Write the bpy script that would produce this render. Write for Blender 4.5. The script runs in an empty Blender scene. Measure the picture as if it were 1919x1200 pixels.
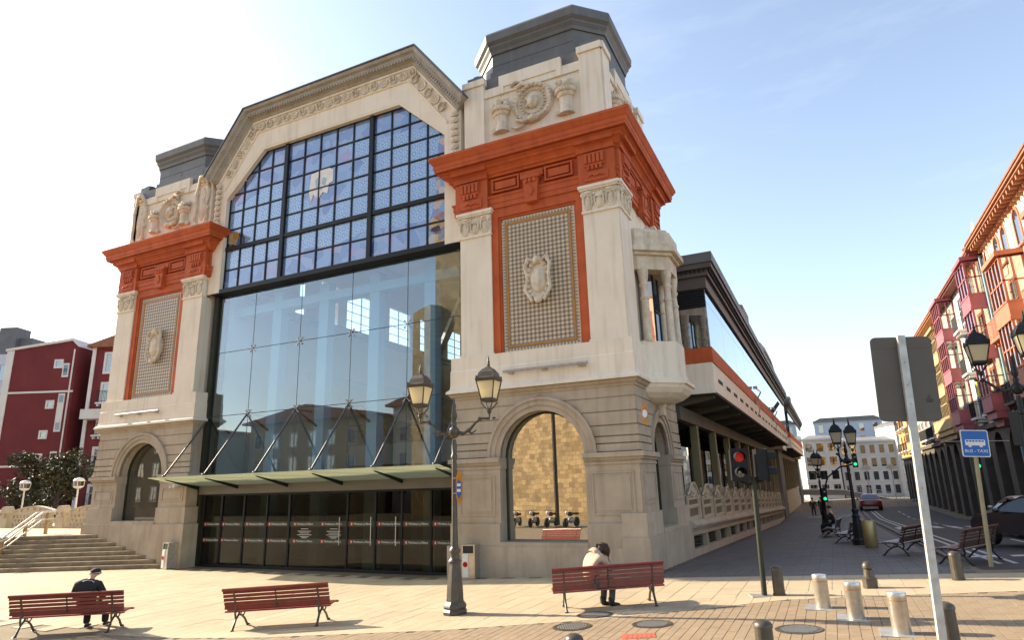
import bpy, bmesh, math, random
from mathutils import Vector, Matrix
random.seed(7)
SC = bpy.context.scene
COL = SC.collection
rad = math.radians
# ------------------------------------------------------------------ camera, sky, sun, exposure
YAW, PIT, ROL = 0.44347, 0.25289, -0.02944
f_ = Vector((-math.sin(YAW)*math.cos(PIT), math.cos(YAW)*math.cos(PIT), math.sin(PIT)))
r_ = Vector((math.cos(YAW), math.sin(YAW), 0)); u_ = r_.cross(f_)
r2 = r_*math.cos(ROL) + u_*math.sin(ROL); u2 = u_*math.cos(ROL) - r_*math.sin(ROL)
cam = bpy.data.cameras.new('camera'); cam.sensor_width = 36; cam.lens = 1197.25/1919*36; cam.clip_end = 3000; cam.clip_start = .1
camo = bpy.data.objects.new('camera', cam); COL.objects.link(camo)
camo.matrix_world = Matrix(((r2.x, u2.x, -f_.x, 4.5978), (r2.y, u2.y, -f_.y, -17.4099), (r2.z, u2.z, -f_.z, 2.6439), (0, 0, 0, 1)))
SC.camera = camo
SUN_EL, SUN_AZ = 27.0, 178.0      # azimuth of the direction TO the sun, measured from +X
w = bpy.data.worlds.new('World'); SC.world = w; w.use_nodes = True
nt = w.node_tree; bg = nt.nodes['Background']
sky = nt.nodes.new('ShaderNodeTexSky'); sky.sky_type = 'NISHITA'; sky.sun_disc = False
sky.sun_elevation = rad(SUN_EL); sky.sun_rotation = rad(90-SUN_AZ)
sky.air_density = 1.0; sky.dust_density = 1.0; sky.ozone_density = 1.2; sky.altitude = 20
hsv = nt.nodes.new('ShaderNodeHueSaturation'); hsv.inputs['Saturation'].default_value = .80; nt.links.new(sky.outputs[0], hsv.inputs['Color'])
# thin high cloud, the same all round the sky
tcw = nt.nodes.new('ShaderNodeTexCoord'); mpw = nt.nodes.new('ShaderNodeMapping'); mpw.inputs['Scale'].default_value = (1.2, 1.2, 5.0); nt.links.new(tcw.outputs['Generated'], mpw.inputs[0])
nzw = nt.nodes.new('ShaderNodeTexNoise'); nzw.inputs['Scale'].default_value = 2.2; nzw.inputs['Detail'].default_value = 7; nzw.inputs['Roughness'].default_value = .6; nt.links.new(mpw.outputs[0], nzw.inputs['Vector'])
mrw = nt.nodes.new('ShaderNodeMapRange'); mrw.inputs[1].default_value = .50; mrw.inputs[2].default_value = .85; mrw.inputs[4].default_value = .35; nt.links.new(nzw.outputs['Fac'], mrw.inputs[0])
mxw = nt.nodes.new('ShaderNodeMix'); mxw.data_type = 'RGBA'; nt.links.new(mrw.outputs[0], mxw.inputs[0]); nt.links.new(hsv.outputs[0], mxw.inputs[6]); mxw.inputs[7].default_value = (3.6, 3.8, 4.1, 1)
nt.links.new(mxw.outputs[2], bg.inputs[0]); bg.inputs[1].default_value = 0.13
sl = bpy.data.lights.new('sun', 'SUN'); sl.energy = 4.8; sl.angle = rad(.5); sl.color = (1, .84, .62)
so = bpy.data.objects.new('sun', sl); COL.objects.link(so)
ts = Vector((math.cos(rad(SUN_EL))*math.cos(rad(SUN_AZ)), math.cos(rad(SUN_EL))*math.sin(rad(SUN_AZ)), math.sin(rad(SUN_EL))))
so.rotation_euler = ts.to_track_quat('Z', 'Y').to_euler(); so.location = ts*60
SC.view_settings.view_transform = 'Standard'; SC.view_settings.look = 'None'
SC.view_settings.exposure = 1.4; SC.view_settings.gamma = 1
SC.render.engine = 'CYCLES'; SC.cycles.max_bounces = 7; SC.cycles.transparent_max_bounces = 10; SC.cycles.caustics_reflective = False; SC.cycles.caustics_refractive = False
SC.cycles.diffuse_bounces = 4; SC.cycles.glossy_bounces = 3; SC.cycles.sample_clamp_indirect = 6

# ------------------------------------------------------------------ helpers
def ground(x, y):
    h = 0 if x < -7 else (.045*(x+7) if x < 9 else .72)
    return h + (-.035*min(max(0, y), 44) if x > -3 else 0)

class MB:
    """collects shapes; T maps local (a,b,c) to object space"""
    def __init__(s, T=None): s.v = []; s.f = []; s.T = T
    def P(s, p):
        s.v.append(tuple(s.T(*p)) if s.T else tuple(p)); return len(s.v)-1
    def face(s, pts): s.f.append([s.P(p) for p in pts])
    def box(s, x0, y0, z0, x1, y1, z1, tx=0, ty=0):
        i = [s.P(p) for p in ((x0,y0,z0),(x1,y0,z0),(x1,y1,z0),(x0,y1,z0),(x0+tx,y0+ty,z1),(x1-tx,y0+ty,z1),(x1-tx,y1-ty,z1),(x0+tx,y1-ty,z1))]
        for q in ((0,3,2,1),(4,5,6,7),(0,1,5,4),(1,2,6,5),(2,3,7,6),(3,0,4,7)): s.f.append([i[k] for k in q])
    def cbox(s, x0, y0, z0, x1, y1, z1, c=.01):
        """box with chamfered top edges"""
        s.box(x0, y0, z0, x1, y1, z1-c)
        i = [s.P(p) for p in ((x0,y0,z1-c),(x1,y0,z1-c),(x1,y1,z1-c),(x0,y1,z1-c),(x0+c,y0+c,z1),(x1-c,y0+c,z1),(x1-c,y1-c,z1),(x0+c,y1-c,z1))]
        s.f[-5] = [i[4],i[5],i[6],i[7]]
        for q in ((0,1,5,4),(1,2,6,5),(2,3,7,6),(3,0,4,7)): s.f.append([i[k] for k in q])
    def prism(s, poly, c0, c1, mp=None):
        """poly in (a,b), extruded c0..c1; mp(a,b,c)->xyz (default x=a,z=b,y=c)"""
        mp = mp or (lambda a, b, c: (a, c, b))
        A = [s.P(mp(a, b, c0)) for a, b in poly]; B = [s.P(mp(a, b, c1)) for a, b in poly]
        n = len(poly); s.f.append(A); s.f.append(B[::-1])
        for k in range(n): s.f.append([A[k], B[k], B[(k+1) % n], A[(k+1) % n]])
    def ring(s, outer, inner, c0, c1, closed=True, mp=None):
        """band between two polylines of equal length, extruded"""
        mp = mp or (lambda a, b, c: (a, c, b)); n = len(outer)
        O0 = [s.P(mp(*p, c0)) for p in outer]; I0 = [s.P(mp(*p, c0)) for p in inner]
        O1 = [s.P(mp(*p, c1)) for p in outer]; I1 = [s.P(mp(*p, c1)) for p in inner]
        for k in range(n if closed else n-1):
            j = (k+1) % n
            s.f += [[O0[k],O0[j],I0[j],I0[k]],[O1[k],I1[k],I1[j],O1[j]],[O0[k],O1[k],O1[j],O0[j]],[I0[k],I0[j],I1[j],I1[k]]]
        if not closed:
            for k in (0, n-1): s.f.append([O0[k],I0[k],I1[k],O1[k]])
    def lathe(s, prof, c=(0,0,0), n=12, ax='z', a0=0., a1=None):
        full = a1 is None; a1 = a0+2*math.pi if full else a1; m = n if full else n+1; R = []
        for r, h in prof:
            row = []
            for k in range(m):
                a = a0+(a1-a0)*k/n; x, y = r*math.cos(a), r*math.sin(a)
                p = (x, y, h) if ax == 'z' else ((x, h, y) if ax == 'y' else (h, x, y))
                row.append(s.P((c[0]+p[0], c[1]+p[1], c[2]+p[2])))
            R.append(row)
        for i in range(len(R)-1):
            for k in range(n): s.f.append([R[i][k], R[i][(k+1) % m], R[i+1][(k+1) % m], R[i+1][k]])
        if full:
            if prof[0][0] > 1e-5: s.f.append(R[0][::-1])
            if prof[-1][0] > 1e-5: s.f.append(R[-1])
    def tube(s, pts, r, n=8, cap=True):
        pts = [Vector(p) for p in pts]; R = []; up = None
        for i, p in enumerate(pts):
            t = (pts[min(i+1, len(pts)-1)]-pts[max(i-1, 0)]).normalized()
            if up is None: up = Vector((0,0,1)) if abs(t.z) < .9 else Vector((1,0,0))
            a = t.cross(up).normalized(); b = a.cross(t).normalized(); up = b
            rr = r[i] if isinstance(r, (list, tuple)) else r
            R.append([s.P(p+a*rr*math.cos(2*math.pi*k/n)+b*rr*math.sin(2*math.pi*k/n)) for k in range(n)])
        for i in range(len(R)-1):
            for k in range(n): s.f.append([R[i][k], R[i][(k+1) % n], R[i+1][(k+1) % n], R[i+1][k]])
        if cap: s.f.append(R[0][::-1]); s.f.append(R[-1])
    def bar(s, a, b, w, h):
        """rectangular bar from a to b"""
        a, b = Vector(a), Vector(b); t = (b-a).normalized(); up = Vector((0,0,1)) if abs(t.z) < .95 else Vector((0,1,0))
        x = t.cross(up).normalized()*w/2; y = x.cross(t).normalized()*h/2
        i = [s.P(p) for p in (a-x-y,a+x-y,a+x+y,a-x+y,b-x-y,b+x-y,b+x+y,b-x+y)]
        for q in ((0,3,2,1),(4,5,6,7),(0,1,5,4),(1,2,6,5),(2,3,7,6),(3,0,4,7)): s.f.append([i[k] for k in q])
    def ball(s, c, rx, ry=None, rz=None, n=10, m=6):
        ry = rx if ry is None else ry; rz = rx if rz is None else rz; R = []
        for i in range(m+1):
            th = math.pi*i/m
            R.append([s.P((c[0]+rx*math.sin(th)*math.cos(2*math.pi*k/n), c[1]+ry*math.sin(th)*math.sin(2*math.pi*k/n), c[2]-rz*math.cos(th))) for k in range(n)] if 0 < i < m else [s.P((c[0], c[1], c[2]-rz*math.cos(th)))])
        for i in range(m):
            for k in range(n):
                j = (k+1) % n
                if i == 0: s.f.append([R[0][0], R[1][j], R[1][k]])
                elif i == m-1: s.f.append([R[i][k], R[i][j], R[m][0]])
                else: s.f.append([R[i][k], R[i][j], R[i+1][j], R[i+1][k]])
    def sweep(s, prof, path, closed=True, mp=None):
        """profile [(out, h)] swept along 2D path (anticlockwise = outward to the right side)"""
        mp = mp or (lambda a, b, h: (a, b, h)); n = len(path); ns = []
        for k in range(n):
            def nrm(p, q):
                d = Vector((q[0]-p[0], q[1]-p[1])).normalized(); return Vector((d.y, -d.x))
            if closed or 0 < k < n-1:
                n1 = nrm(path[k-1], path[k]); n2 = nrm(path[k], path[(k+1) % n]); m = (n1+n2); m = m/max(.2, m.dot(n1))
            elif k == 0: m = nrm(path[0], path[1])
            else: m = nrm(path[-2], path[-1])
            ns.append(m)
        R = [[s.P(mp(path[k][0]+ns[k].x*o, path[k][1]+ns[k].y*o, h)) for o, h in prof] for k in range(n)]
        for k in range(n if closed else n-1):
            for i in range(len(prof)-1): s.f.append([R[k][i], R[(k+1) % n][i], R[(k+1) % n][i+1], R[k][i+1]])
        if not closed: s.f.append(R[0]); s.f.append(R[-1][::-1])
    def mesh(s, name, smooth=None, fix=True):
        me = bpy.data.meshes.new(name); me.from_pydata(s.v, [], s.f)
        if fix:
            bm = bmesh.new(); bm.from_mesh(me); bmesh.ops.recalc_face_normals(bm, faces=bm.faces); bm.to_mesh(me); bm.free()
        if smooth is not None:
            for p in me.polygons: p.use_smooth = True
            me.set_sharp_from_angle(angle=rad(smooth))
        me.update(); return me
    def build(s, name, mat, parent=None, loc=(0,0,0), rot=(0,0,0), smooth=None, fix=True):
        return obj(name, s.mesh(name, smooth, fix), mat, parent, loc, rot)

def obj(name, me, mat=None, parent=None, loc=(0,0,0), rot=(0,0,0)):
    while parent is not None and parent.parent is not None and parent.parent.parent is not None: parent = parent.parent
    o = bpy.data.objects.new(name, me)
    if mat is not None and me is not None and not me.materials: me.materials.append(mat)
    COL.objects.link(o); o.parent = parent; o.location = loc; o.rotation_euler = rot
    return o
def tag(o, label=None, cat=None, group=None, kind=None):
    if label: o['label'] = label
    if cat: o['category'] = cat
    if group: o['group'] = group
    if kind: o['kind'] = kind
    return o
def thing(name, label, cat, loc=(0,0,0), rz=0, group=None):
    return tag(obj(name, None, None, None, loc, (0,0,rz)), label, cat, group)
def dup(o, loc=None, rz=None, label=None, parent=None, tilt=None):
    c = o.copy(); COL.objects.link(c); c.parent = parent
    if loc is not None: c.location = loc
    if rz is not None: c.rotation_euler = (0,0,rz)
    if label: c['label'] = label
    for ch in list(o.children): dup(ch, parent=c)
    return c
def clip(poly, a, b, c):
    """keep a*x+b*y<=c"""
    out = []
    for i in range(len(poly)):
        p, q = poly[i], poly[(i+1) % len(poly)]; dp, dq = a*p[0]+b*p[1]-c, a*q[0]+b*q[1]-c
        if dp <= 0: out.append(p)
        if (dp < 0 < dq) or (dq < 0 < dp):
            t = dp/(dp-dq); out.append((p[0]+(q[0]-p[0])*t, p[1]+(q[1]-p[1])*t))
    return out
def text_mesh(txt, size, depth=.004, align='CENTER'):
    cu = bpy.data.curves.new('text', 'FONT'); cu.body = txt; cu.size = size; cu.extrude = depth; cu.align_x = align; cu.align_y = 'CENTER'; cu.resolution_u = 2
    o = bpy.data.objects.new('text', cu); COL.objects.link(o)
    dg = bpy.context.evaluated_depsgraph_get(); me = bpy.data.meshes.new_from_object(o.evaluated_get(dg))
    bpy.data.objects.remove(o); me.name = 'lettering'; return me

# ------------------------------------------------------------------ materials
def mat(name, col, col2=None, scale=2., rough=.8, bump=0., metal=0., rnd=0., streak=0., fine=40., spec=.5, coat=0., ctr=(.35,.65), bscale=None, grime=None, gum=0):
    m = bpy.data.materials.new(name); m.use_nodes = True; t = m.node_tree; N = t.nodes; L = t.links; b = N['Principled BSDF']
    b.inputs['Roughness'].default_value = rough; b.inputs['Metallic'].default_value = metal
    b.inputs['Specular IOR Level'].default_value = spec; b.inputs['Coat Weight'].default_value = coat; b.inputs['Coat Roughness'].default_value = .15
    geo = N.new('ShaderNodeNewGeometry'); tc = geo.outputs['Position']
    base = N.new('ShaderNodeMix'); base.data_type = 'RGBA'
    base.inputs[6].default_value = (*col, 1); base.inputs[7].default_value = (*(col2 or tuple(c*.8 for c in col)), 1)
    nz = N.new('ShaderNodeTexNoise'); nz.inputs['Scale'].default_value = scale; nz.inputs['Detail'].default_value = 6; nz.inputs['Roughness'].default_value = .62; L.new(tc, nz.inputs['Vector'])
    mr = N.new('ShaderNodeMapRange'); mr.inputs[1].default_value, mr.inputs[2].default_value = ctr; L.new(nz.outputs['Fac'], mr.inputs[0]); L.new(mr.outputs[0], base.inputs[0])
    out = base.outputs[2]
    if streak:
        mp = N.new('ShaderNodeMapping'); mp.inputs['Scale'].default_value = (3.2, 3.2, .28); L.new(tc, mp.inputs[0])
        n2 = N.new('ShaderNodeTexNoise'); n2.inputs['Scale'].default_value = 1.6; n2.inputs['Detail'].default_value = 5; L.new(mp.outputs[0], n2.inputs['Vector'])
        m2 = N.new('ShaderNodeMapRange'); m2.inputs[1].default_value = .5; m2.inputs[2].default_value = .78; m2.inputs[4].default_value = streak; L.new(n2.outputs['Fac'], m2.inputs[0])
        mx = N.new('ShaderNodeMix'); mx.data_type = 'RGBA'; L.new(m2.outputs[0], mx.inputs[0]); L.new(out, mx.inputs[6]); mx.inputs[7].default_value = (*(grime or (.12,.10,.075)), 1); out = mx.outputs[2]
    if gum:
        vo = N.new('ShaderNodeTexVoronoi'); vo.inputs['Scale'].default_value = 2.6; L.new(tc, vo.inputs['Vector'])
        lt = N.new('ShaderNodeMapRange'); lt.inputs[1].default_value = .035; lt.inputs[2].default_value = .06; lt.inputs[3].default_value = gum; lt.inputs[4].default_value = 0; L.new(vo.outputs['Distance'], lt.inputs[0])
        n4 = N.new('ShaderNodeTexNoise'); n4.inputs['Scale'].default_value = .55; n4.inputs['Detail'].default_value = 8; n4.inputs['Roughness'].default_value = .7; L.new(tc, n4.inputs['Vector'])
        m4 = N.new('ShaderNodeMapRange'); m4.inputs[1].default_value = .52; m4.inputs[2].default_value = .72; m4.inputs[4].default_value = gum*.55; L.new(n4.outputs['Fac'], m4.inputs[0])
        mm = N.new('ShaderNodeMath'); mm.operation = 'MAXIMUM'; L.new(lt.outputs[0], mm.inputs[0]); L.new(m4.outputs[0], mm.inputs[1])
        g4 = N.new('ShaderNodeMix'); g4.data_type = 'RGBA'; L.new(mm.outputs[0], g4.inputs[0]); L.new(out, g4.inputs[6]); g4.inputs[7].default_value = (col[0]*.42, col[1]*.40, col[2]*.38, 1); out = g4.outputs[2]
    if rnd:
        oi = N.new('ShaderNodeObjectInfo'); ml = N.new('ShaderNodeMapRange'); ml.inputs[3].default_value = 1-rnd; ml.inputs[4].default_value = 1+rnd; L.new(oi.outputs['Random'], ml.inputs[0])
        hs = N.new('ShaderNodeHueSaturation'); L.new(ml.outputs[0], hs.inputs['Value']); L.new(out, hs.inputs['Color']); out = hs.outputs[0]
    L.new(out, b.inputs['Base Color'])
    if bump:
        n3 = N.new('ShaderNodeTexNoise'); n3.inputs['Scale'].default_value = bscale or fine; n3.inputs['Detail'].default_value = 4; L.new(tc, n3.inputs['Vector'])
        bp = N.new('ShaderNodeBump'); bp.inputs['Strength'].default_value = bump; bp.inputs['Distance'].default_value = .02; L.new(n3.outputs['Fac'], bp.inputs['Height']); L.new(bp.outputs[0], b.inputs['Normal'])
        # roughness wobble
        rw = N.new('ShaderNodeMapRange'); rw.inputs[3].default_value = max(.05, rough-.1); rw.inputs[4].default_value = min(1, rough+.1); L.new(nz.outputs['Fac'], rw.inputs[0]); L.new(rw.outputs[0], b.inputs['Roughness'])
    return m
def glass(name, tint, refl=.3, rough=.0, rcol=(1,1,1), wob=.0):
    """thin architectural glass: see-through tinted sheet with a mirror sheen that grows at grazing angles"""
    m = bpy.data.materials.new(name); m.use_nodes = True; t = m.node_tree; N = t.nodes; L = t.links; N.remove(N['Principled BSDF']); o = N['Material Output']
    tr = N.new('ShaderNodeBsdfTransparent'); tr.inputs[0].default_value = (*tint, 1)
    gl = N.new('ShaderNodeBsdfGlossy'); gl.inputs['Roughness'].default_value = rough; gl.inputs['Color'].default_value = (*rcol, 1)
    fr = N.new('ShaderNodeLayerWeight'); fr.inputs['Blend'].default_value = .5
    pw = N.new('ShaderNodeMath'); pw.operation = 'POWER'; pw.inputs[1].default_value = 4.; L.new(fr.outputs['Facing'], pw.inputs[0])
    mr = N.new('ShaderNodeMapRange'); mr.inputs[3].default_value = refl; mr.inputs[4].default_value = .95; L.new(pw.outputs[0], mr.inputs[0])
    if wob:
        nz = N.new('ShaderNodeTexNoise'); nz.inputs['Scale'].default_value = .7; g = N.new('ShaderNodeNewGeometry'); L.new(g.outputs['Position'], nz.inputs['Vector'])
        bp = N.new('ShaderNodeBump'); bp.inputs['Strength'].default_value = wob; bp.inputs['Distance'].default_value = .05; L.new(nz.outputs['Fac'], bp.inputs['Height']); L.new(bp.outputs[0], gl.inputs['Normal'])
    mx = N.new('ShaderNodeMixShader'); L.new(mr.outputs[0], mx.inputs[0]); L.new(tr.outputs[0], mx.inputs[1]); L.new(gl.outputs[0], mx.inputs[2]); L.new(mx.outputs[0], o.inputs[0])
    return m
def mirror_pane(name, col, refl=.35, rcol=(1,1,1), wob=.12, rough=.01):
    """dark window glass that mostly mirrors (opaque room behind)"""
    m = bpy.data.materials.new(name); m.use_nodes = True; t = m.node_tree; N = t.nodes; L = t.links; N.remove(N['Principled BSDF']); o = N['Material Output']
    df = N.new('ShaderNodeBsdfDiffuse'); df.inputs[0].default_value = (*col, 1)
    gl = N.new('ShaderNodeBsdfGlossy'); gl.inputs['Roughness'].default_value = rough; gl.inputs['Color'].default_value = (*rcol, 1)
    fr = N.new('ShaderNodeLayerWeight'); fr.inputs['Blend'].default_value = .5
    pw = N.new('ShaderNodeMath'); pw.operation = 'POWER'; pw.inputs[1].default_value = 4.; L.new(fr.outputs['Facing'], pw.inputs[0])
    mr = N.new('ShaderNodeMapRange'); mr.inputs[3].default_value = refl; mr.inputs[4].default_value = .95; L.new(pw.outputs[0], mr.inputs[0])
    if wob:
        nz = N.new('ShaderNodeTexNoise'); nz.inputs['Scale'].default_value = .8; g = N.new('ShaderNodeNewGeometry'); L.new(g.outputs['Position'], nz.inputs['Vector'])
        bp = N.new('ShaderNodeBump'); bp.inputs['Strength'].default_value = wob; bp.inputs['Distance'].default_value = .05; L.new(nz.outputs['Fac'], bp.inputs['Height']); L.new(bp.outputs[0], gl.inputs['Normal'])
    mx = N.new('ShaderNodeMixShader'); L.new(mr.outputs[0], mx.inputs[0]); L.new(df.outputs[0], mx.inputs[1]); L.new(gl.outputs[0], mx.inputs[2]); L.new(mx.outputs[0], o.inputs[0])
    return m

CREAM = mat('cream_render', (.83,.745,.61), (.76,.665,.53), .7, .85, .25, streak=.34, grime=(.38,.31,.22))
ORNA = mat('cream_ornament', (.74,.645,.51), (.56,.47,.345), 3.5, .85, .35, streak=.45, grime=(.22,.18,.12))
STONE = mat('base_stone', (.47,.395,.30), (.36,.295,.215), 1.1, .85, .4, rnd=.05, ctr=(.3,.7), streak=.45, grime=(.20,.155,.105))
RED = mat('red_render', (.53,.105,.022), (.42,.075,.017), 1.6, .75, .2, streak=.42, grime=(.22,.05,.022), rnd=.05)
ZINC = mat('zinc_roof', (.135,.133,.13), (.10,.10,.10), 1.1, .55, .1, streak=.3, grime=(.2,.2,.19))
GREYST = mat('grey_cornice', (.40,.365,.31), (.31,.28,.235), 1.5, .8, .3, streak=.4, grime=(.15,.13,.11))
DARK = mat('dark_frame', (.010,.012,.015), (.014,.016,.02), 2, .5, 0, spec=.25)
GREEN_D = mat('dark_green_metal', (.032,.035,.022), (.025,.028,.017), 2, .5, 0, spec=.3)
IRON = mat('cast_iron', (.045,.038,.028), (.075,.06,.038), 9, .42, .15, spec=.6)
IRONB = mat('black_iron', (.009,.009,.010), (.014,.014,.014), 9, .5, .1, spec=.3)
WOOD = mat('red_painted_wood', (.22,.032,.018), (.15,.022,.013), 5, .38, .12, rnd=.12, coat=.15)
DWOOD = mat('dark_wood', (.075,.03,.02), (.05,.022,.016), 5, .35, .1, rnd=.1)
RODM = mat('dark_steel', (.10,.10,.095), (.08,.08,.075), 5, .4, 0, .5)
STEEL = mat('brushed_steel', (.62,.58,.50), (.5,.46,.4), 12, .34, .08, metal=.85)
STEELD = mat('dull_steel', (.42,.41,.38), (.33,.32,.3), 6, .5, .1, metal=.5)
GALV = mat('galvanised_steel', (.55,.55,.52), (.42,.42,.4), 7, .5, .1, metal=.35)
BACKS = mat('sign_back', (.115,.10,.08), (.098,.085,.068), 1.5, .6, 0)
WHITE = mat('white_paint', (.78,.77,.74), (.68,.67,.64), 3, .6, .05)
BLUE = mat('sign_blue', (.01,.12,.45), (.01,.11,.40), 3, .4, 0)
SRED = mat('sign_red', (.55,.02,.02), (.5,.02,.02), 3, .45, 0)
ORANGE = mat('plaque_gold', (.55,.24,.03), (.42,.17,.02), 6, .5, 0)
BLACK = mat('black_rubber', (.012,.012,.012), None, 4, .6, 0)
INT_W = mat('interior_white', (.74,.73,.69), (.68,.67,.63), .5, .9, 0)
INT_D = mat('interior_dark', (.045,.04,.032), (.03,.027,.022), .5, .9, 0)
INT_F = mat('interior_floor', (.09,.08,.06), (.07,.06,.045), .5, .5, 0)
BLUEP = mat('pale_blue_paint', (.36,.50,.60), (.31,.45,.55), .8, .6, 0)
GLASS = glass('curtain_glass', (.80,.90,.94), .115, wob=.02)
DOORG = glass('door_glass', (.5,.5,.43), .028)
def frosted():
    m = bpy.data.materials.new('canopy_glass'); m.use_nodes = True; t = m.node_tree; N = t.nodes; L = t.links; N.remove(N['Principled BSDF'])
    tr = N.new('ShaderNodeBsdfTransparent'); tr.inputs[0].default_value = (.66,.72,.56,1); tl = N.new('ShaderNodeBsdfTranslucent'); tl.inputs[0].default_value = (.62,.64,.54,1); df = N.new('ShaderNodeBsdfDiffuse'); df.inputs[0].default_value = (.60,.62,.53,1)
    a = N.new('ShaderNodeMixShader'); a.inputs[0].default_value = .4; L.new(tl.outputs[0], a.inputs[1]); L.new(df.outputs[0], a.inputs[2])
    b = N.new('ShaderNodeMixShader'); b.inputs[0].default_value = .55; L.new(tr.outputs[0], b.inputs[1]); L.new(a.outputs[0], b.inputs[2]); L.new(b.outputs[0], N['Material Output'].inputs[0]); return m
CANG = frosted()
ARCHG = mirror_pane('arch_glass', (.02,.024,.02), .62, (1,.98,.92), .015)
ARCHG2 = mirror_pane('arch_glass_dim', (.02,.024,.02), .22, (1,.98,.92), .02)
WINGG = mirror_pane('wing_glass', (.03,.05,.06), .45, (.92,.97,1), .05)
DARKG = mirror_pane('dark_window_glass', (.012,.014,.016), .16, wob=.1)
SKYG = mirror_pane('window_glass', (.05,.06,.07), .3, wob=.15)
LAMPG = mat('lantern_glass', (.80,.72,.52), (.72,.63,.42), 2, .35, 0)
def lampglass():
    m = bpy.data.materials.new('lantern_pane'); m.use_nodes = True; t = m.node_tree; N = t.nodes; L = t.links; b = N['Principled BSDF']
    b.inputs['Base Color'].default_value = (.85,.78,.58,1); b.inputs['Roughness'].default_value = .35
    tl = N.new('ShaderNodeBsdfTranslucent'); tl.inputs[0].default_value = (.9,.82,.6,1); mx = N.new('ShaderNodeMixShader'); mx.inputs[0].default_value = .6
    L.new(b.outputs[0], mx.inputs[1]); L.new(tl.outputs[0], mx.inputs[2]); L.new(mx.outputs[0], N['Material Output'].inputs[0]); return m
LAMPG = lampglass()
SLAB = mat('paving_slab', (.43,.355,.24), (.37,.30,.20), .9, .8, .2, rnd=.06, gum=.5)
PAVER = mat('brick_paver', (.28,.21,.135), (.235,.175,.11), 3, .85, .3, rnd=.08, gum=.4)
JOINT = mat('paving_joint', (.20,.155,.10), (.16,.125,.08), 2, .95, .3)
WALK = mat('walkway_slab', (.125,.115,.105), (.10,.092,.085), 1.2, .7, .2, gum=.3)
WALKJ = mat('walkway_joint', (.10,.095,.09), None, 2, .9, 0)
ROAD = mat('road_asphalt', (.055,.051,.05), (.04,.037,.036), 3, .8, .3, gum=.3)
MARK = mat('road_paint', (.62,.61,.58), (.45,.44,.42), 8, .7, 0)
STEPM = mat('step_stone', (.30,.235,.145), (.215,.165,.10), 2.2, .85, .35, rnd=.16, streak=.35, grime=(.08,.06,.035))
BALC = mat('balustrade_concrete', (.52,.44,.32), (.42,.35,.24), 3, .85, .3, streak=.3)
SKIN = mat('skin', (.55,.32,.22), (.5,.28,.19), 6, .5, 0)
CLOTHB = mat('black_cloth', (.012,.012,.014), (.02,.02,.022), 20, .85, .2)
CLOTHG = mat('grey_trousers', (.10,.095,.09), (.07,.065,.06), 20, .9, .2)
CLOTHP = mat('beige_jacket', (.50,.36,.27), (.42,.29,.21), 10, .8, .2)
HAIR = mat('brown_hair', (.03,.015,.009), (.05,.025,.014), 30, .55, .3)
# ------------------------------------------------------------------ ground
def sheet(name, xs, ys, zf, m, kind='structure'):
    b = MB(); idx = [[b.P((x, y, zf(x, y))) for y in ys] for x in xs]
    for i in range(len(xs)-1):
        for j in range(len(ys)-1): b.f.append([idx[i][j], idx[i+1][j], idx[i+1][j+1], idx[i][j+1]])
    return tag(b.build(name, m, fix=False), kind=kind)
sheet('ground', [-600,-120,-60,-7,-3.001,-3,0,3,6,9,14,40,120,600], [-600,-120,-30,-12,-6,0,10,20,30,44,60,120,250,900],
      lambda x, y: ground(x, y)-.013-(.25 if y > 66 else 0), JOINT)
# plaza slabs (0.42 x 0.82, staggered) and brick pavers in the foreground
LINE = [(-30,-11.2),(-5.141,-7.837),(-1.817,-6.897),(.417,-5.9),(2.417,-4.652),(3.534,-3.803),(7.35,-2.897),(40,-2.0)]
def pave_y(x):
    for a, b in zip(LINE, LINE[1:]):
        if a[0] <= x <= b[0]: return a[1]+(b[1]-a[1])*(x-a[0])/(b[0]-a[0])
    return -9
def tilt(x): return -math.atan(.045) if -7 < x < 9 else 0
def camdist(x, y): return (x-4.6)**2+(y+17.4)**2
def inview(x, y):
    d = Vector((x-4.598, y+17.41, ground(x, y)-2.644)); wz = d.dot(f_)
    return wz > 1 and abs(d.dot(r2)/wz) < .82 and abs(d.dot(u2)/wz) < .53
def lay(name, spots, sx, sy, h, m, parent, gap, ch):
    spots = sorted(spots, key=lambda p: (not inview(*p), camdist(*p)))
    b = MB(); b.cbox(-sx/2+gap/2, -sy/2+gap/2, -h, sx/2-gap/2, sy/2-gap/2, 0, ch); me = b.mesh(name); me.materials.append(m)
    for x, y in spots[:300]:
        obj(name, me, None, parent, (x, y, ground(x, y)+random.uniform(-.002,.002)), (random.uniform(-.003,.003), tilt(x)+random.uniform(-.003,.003), 0))
    rest = MB()
    for x, y in spots[300:]:
        t = math.tan(-tilt(x)); z = ground(x, y)+random.uniform(-.002,.002)
        rest.T = lambda a, c, e, x=x, y=y, z=z, t=t: (x+a, y+c, z+e+a*t)
        rest.cbox(-sx/2+gap/2, -sy/2+gap/2, -h, sx/2-gap/2, sy/2-gap/2, 0, ch)
    if rest.v: tag(rest.build(name+'_field', m, parent, fix=False), kind='stuff')
pl = tag(obj('plaza_paving', None), kind='structure')
sp = []
for i in range(-60, 38):
    x = -7+.42*(i+.5)
    for j in range(-14, 1):
        y = -.41+.82*j+(.41 if i % 2 else 0)-.12
        if pave_y(x)+.22 < y < (-.3 if x < -.3 else -1.3) and x < 9 and -32 < x: sp.append((x, y))
lay('paving_slab', sp, .42, .82, .012, SLAB, pl, .006, .003)
rp = tag(obj('brick_road', None), kind='structure')
sp = []
for i in range(-14, 108):
    x = -7+.148*(i+.5)
    for j in range(-30, 8):
        y = -3.2+.296*j+(.148 if i % 2 else 0)
        if y < pave_y(x)-.17 and y > -9.5 and x < 9: sp.append((x, y))
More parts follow.
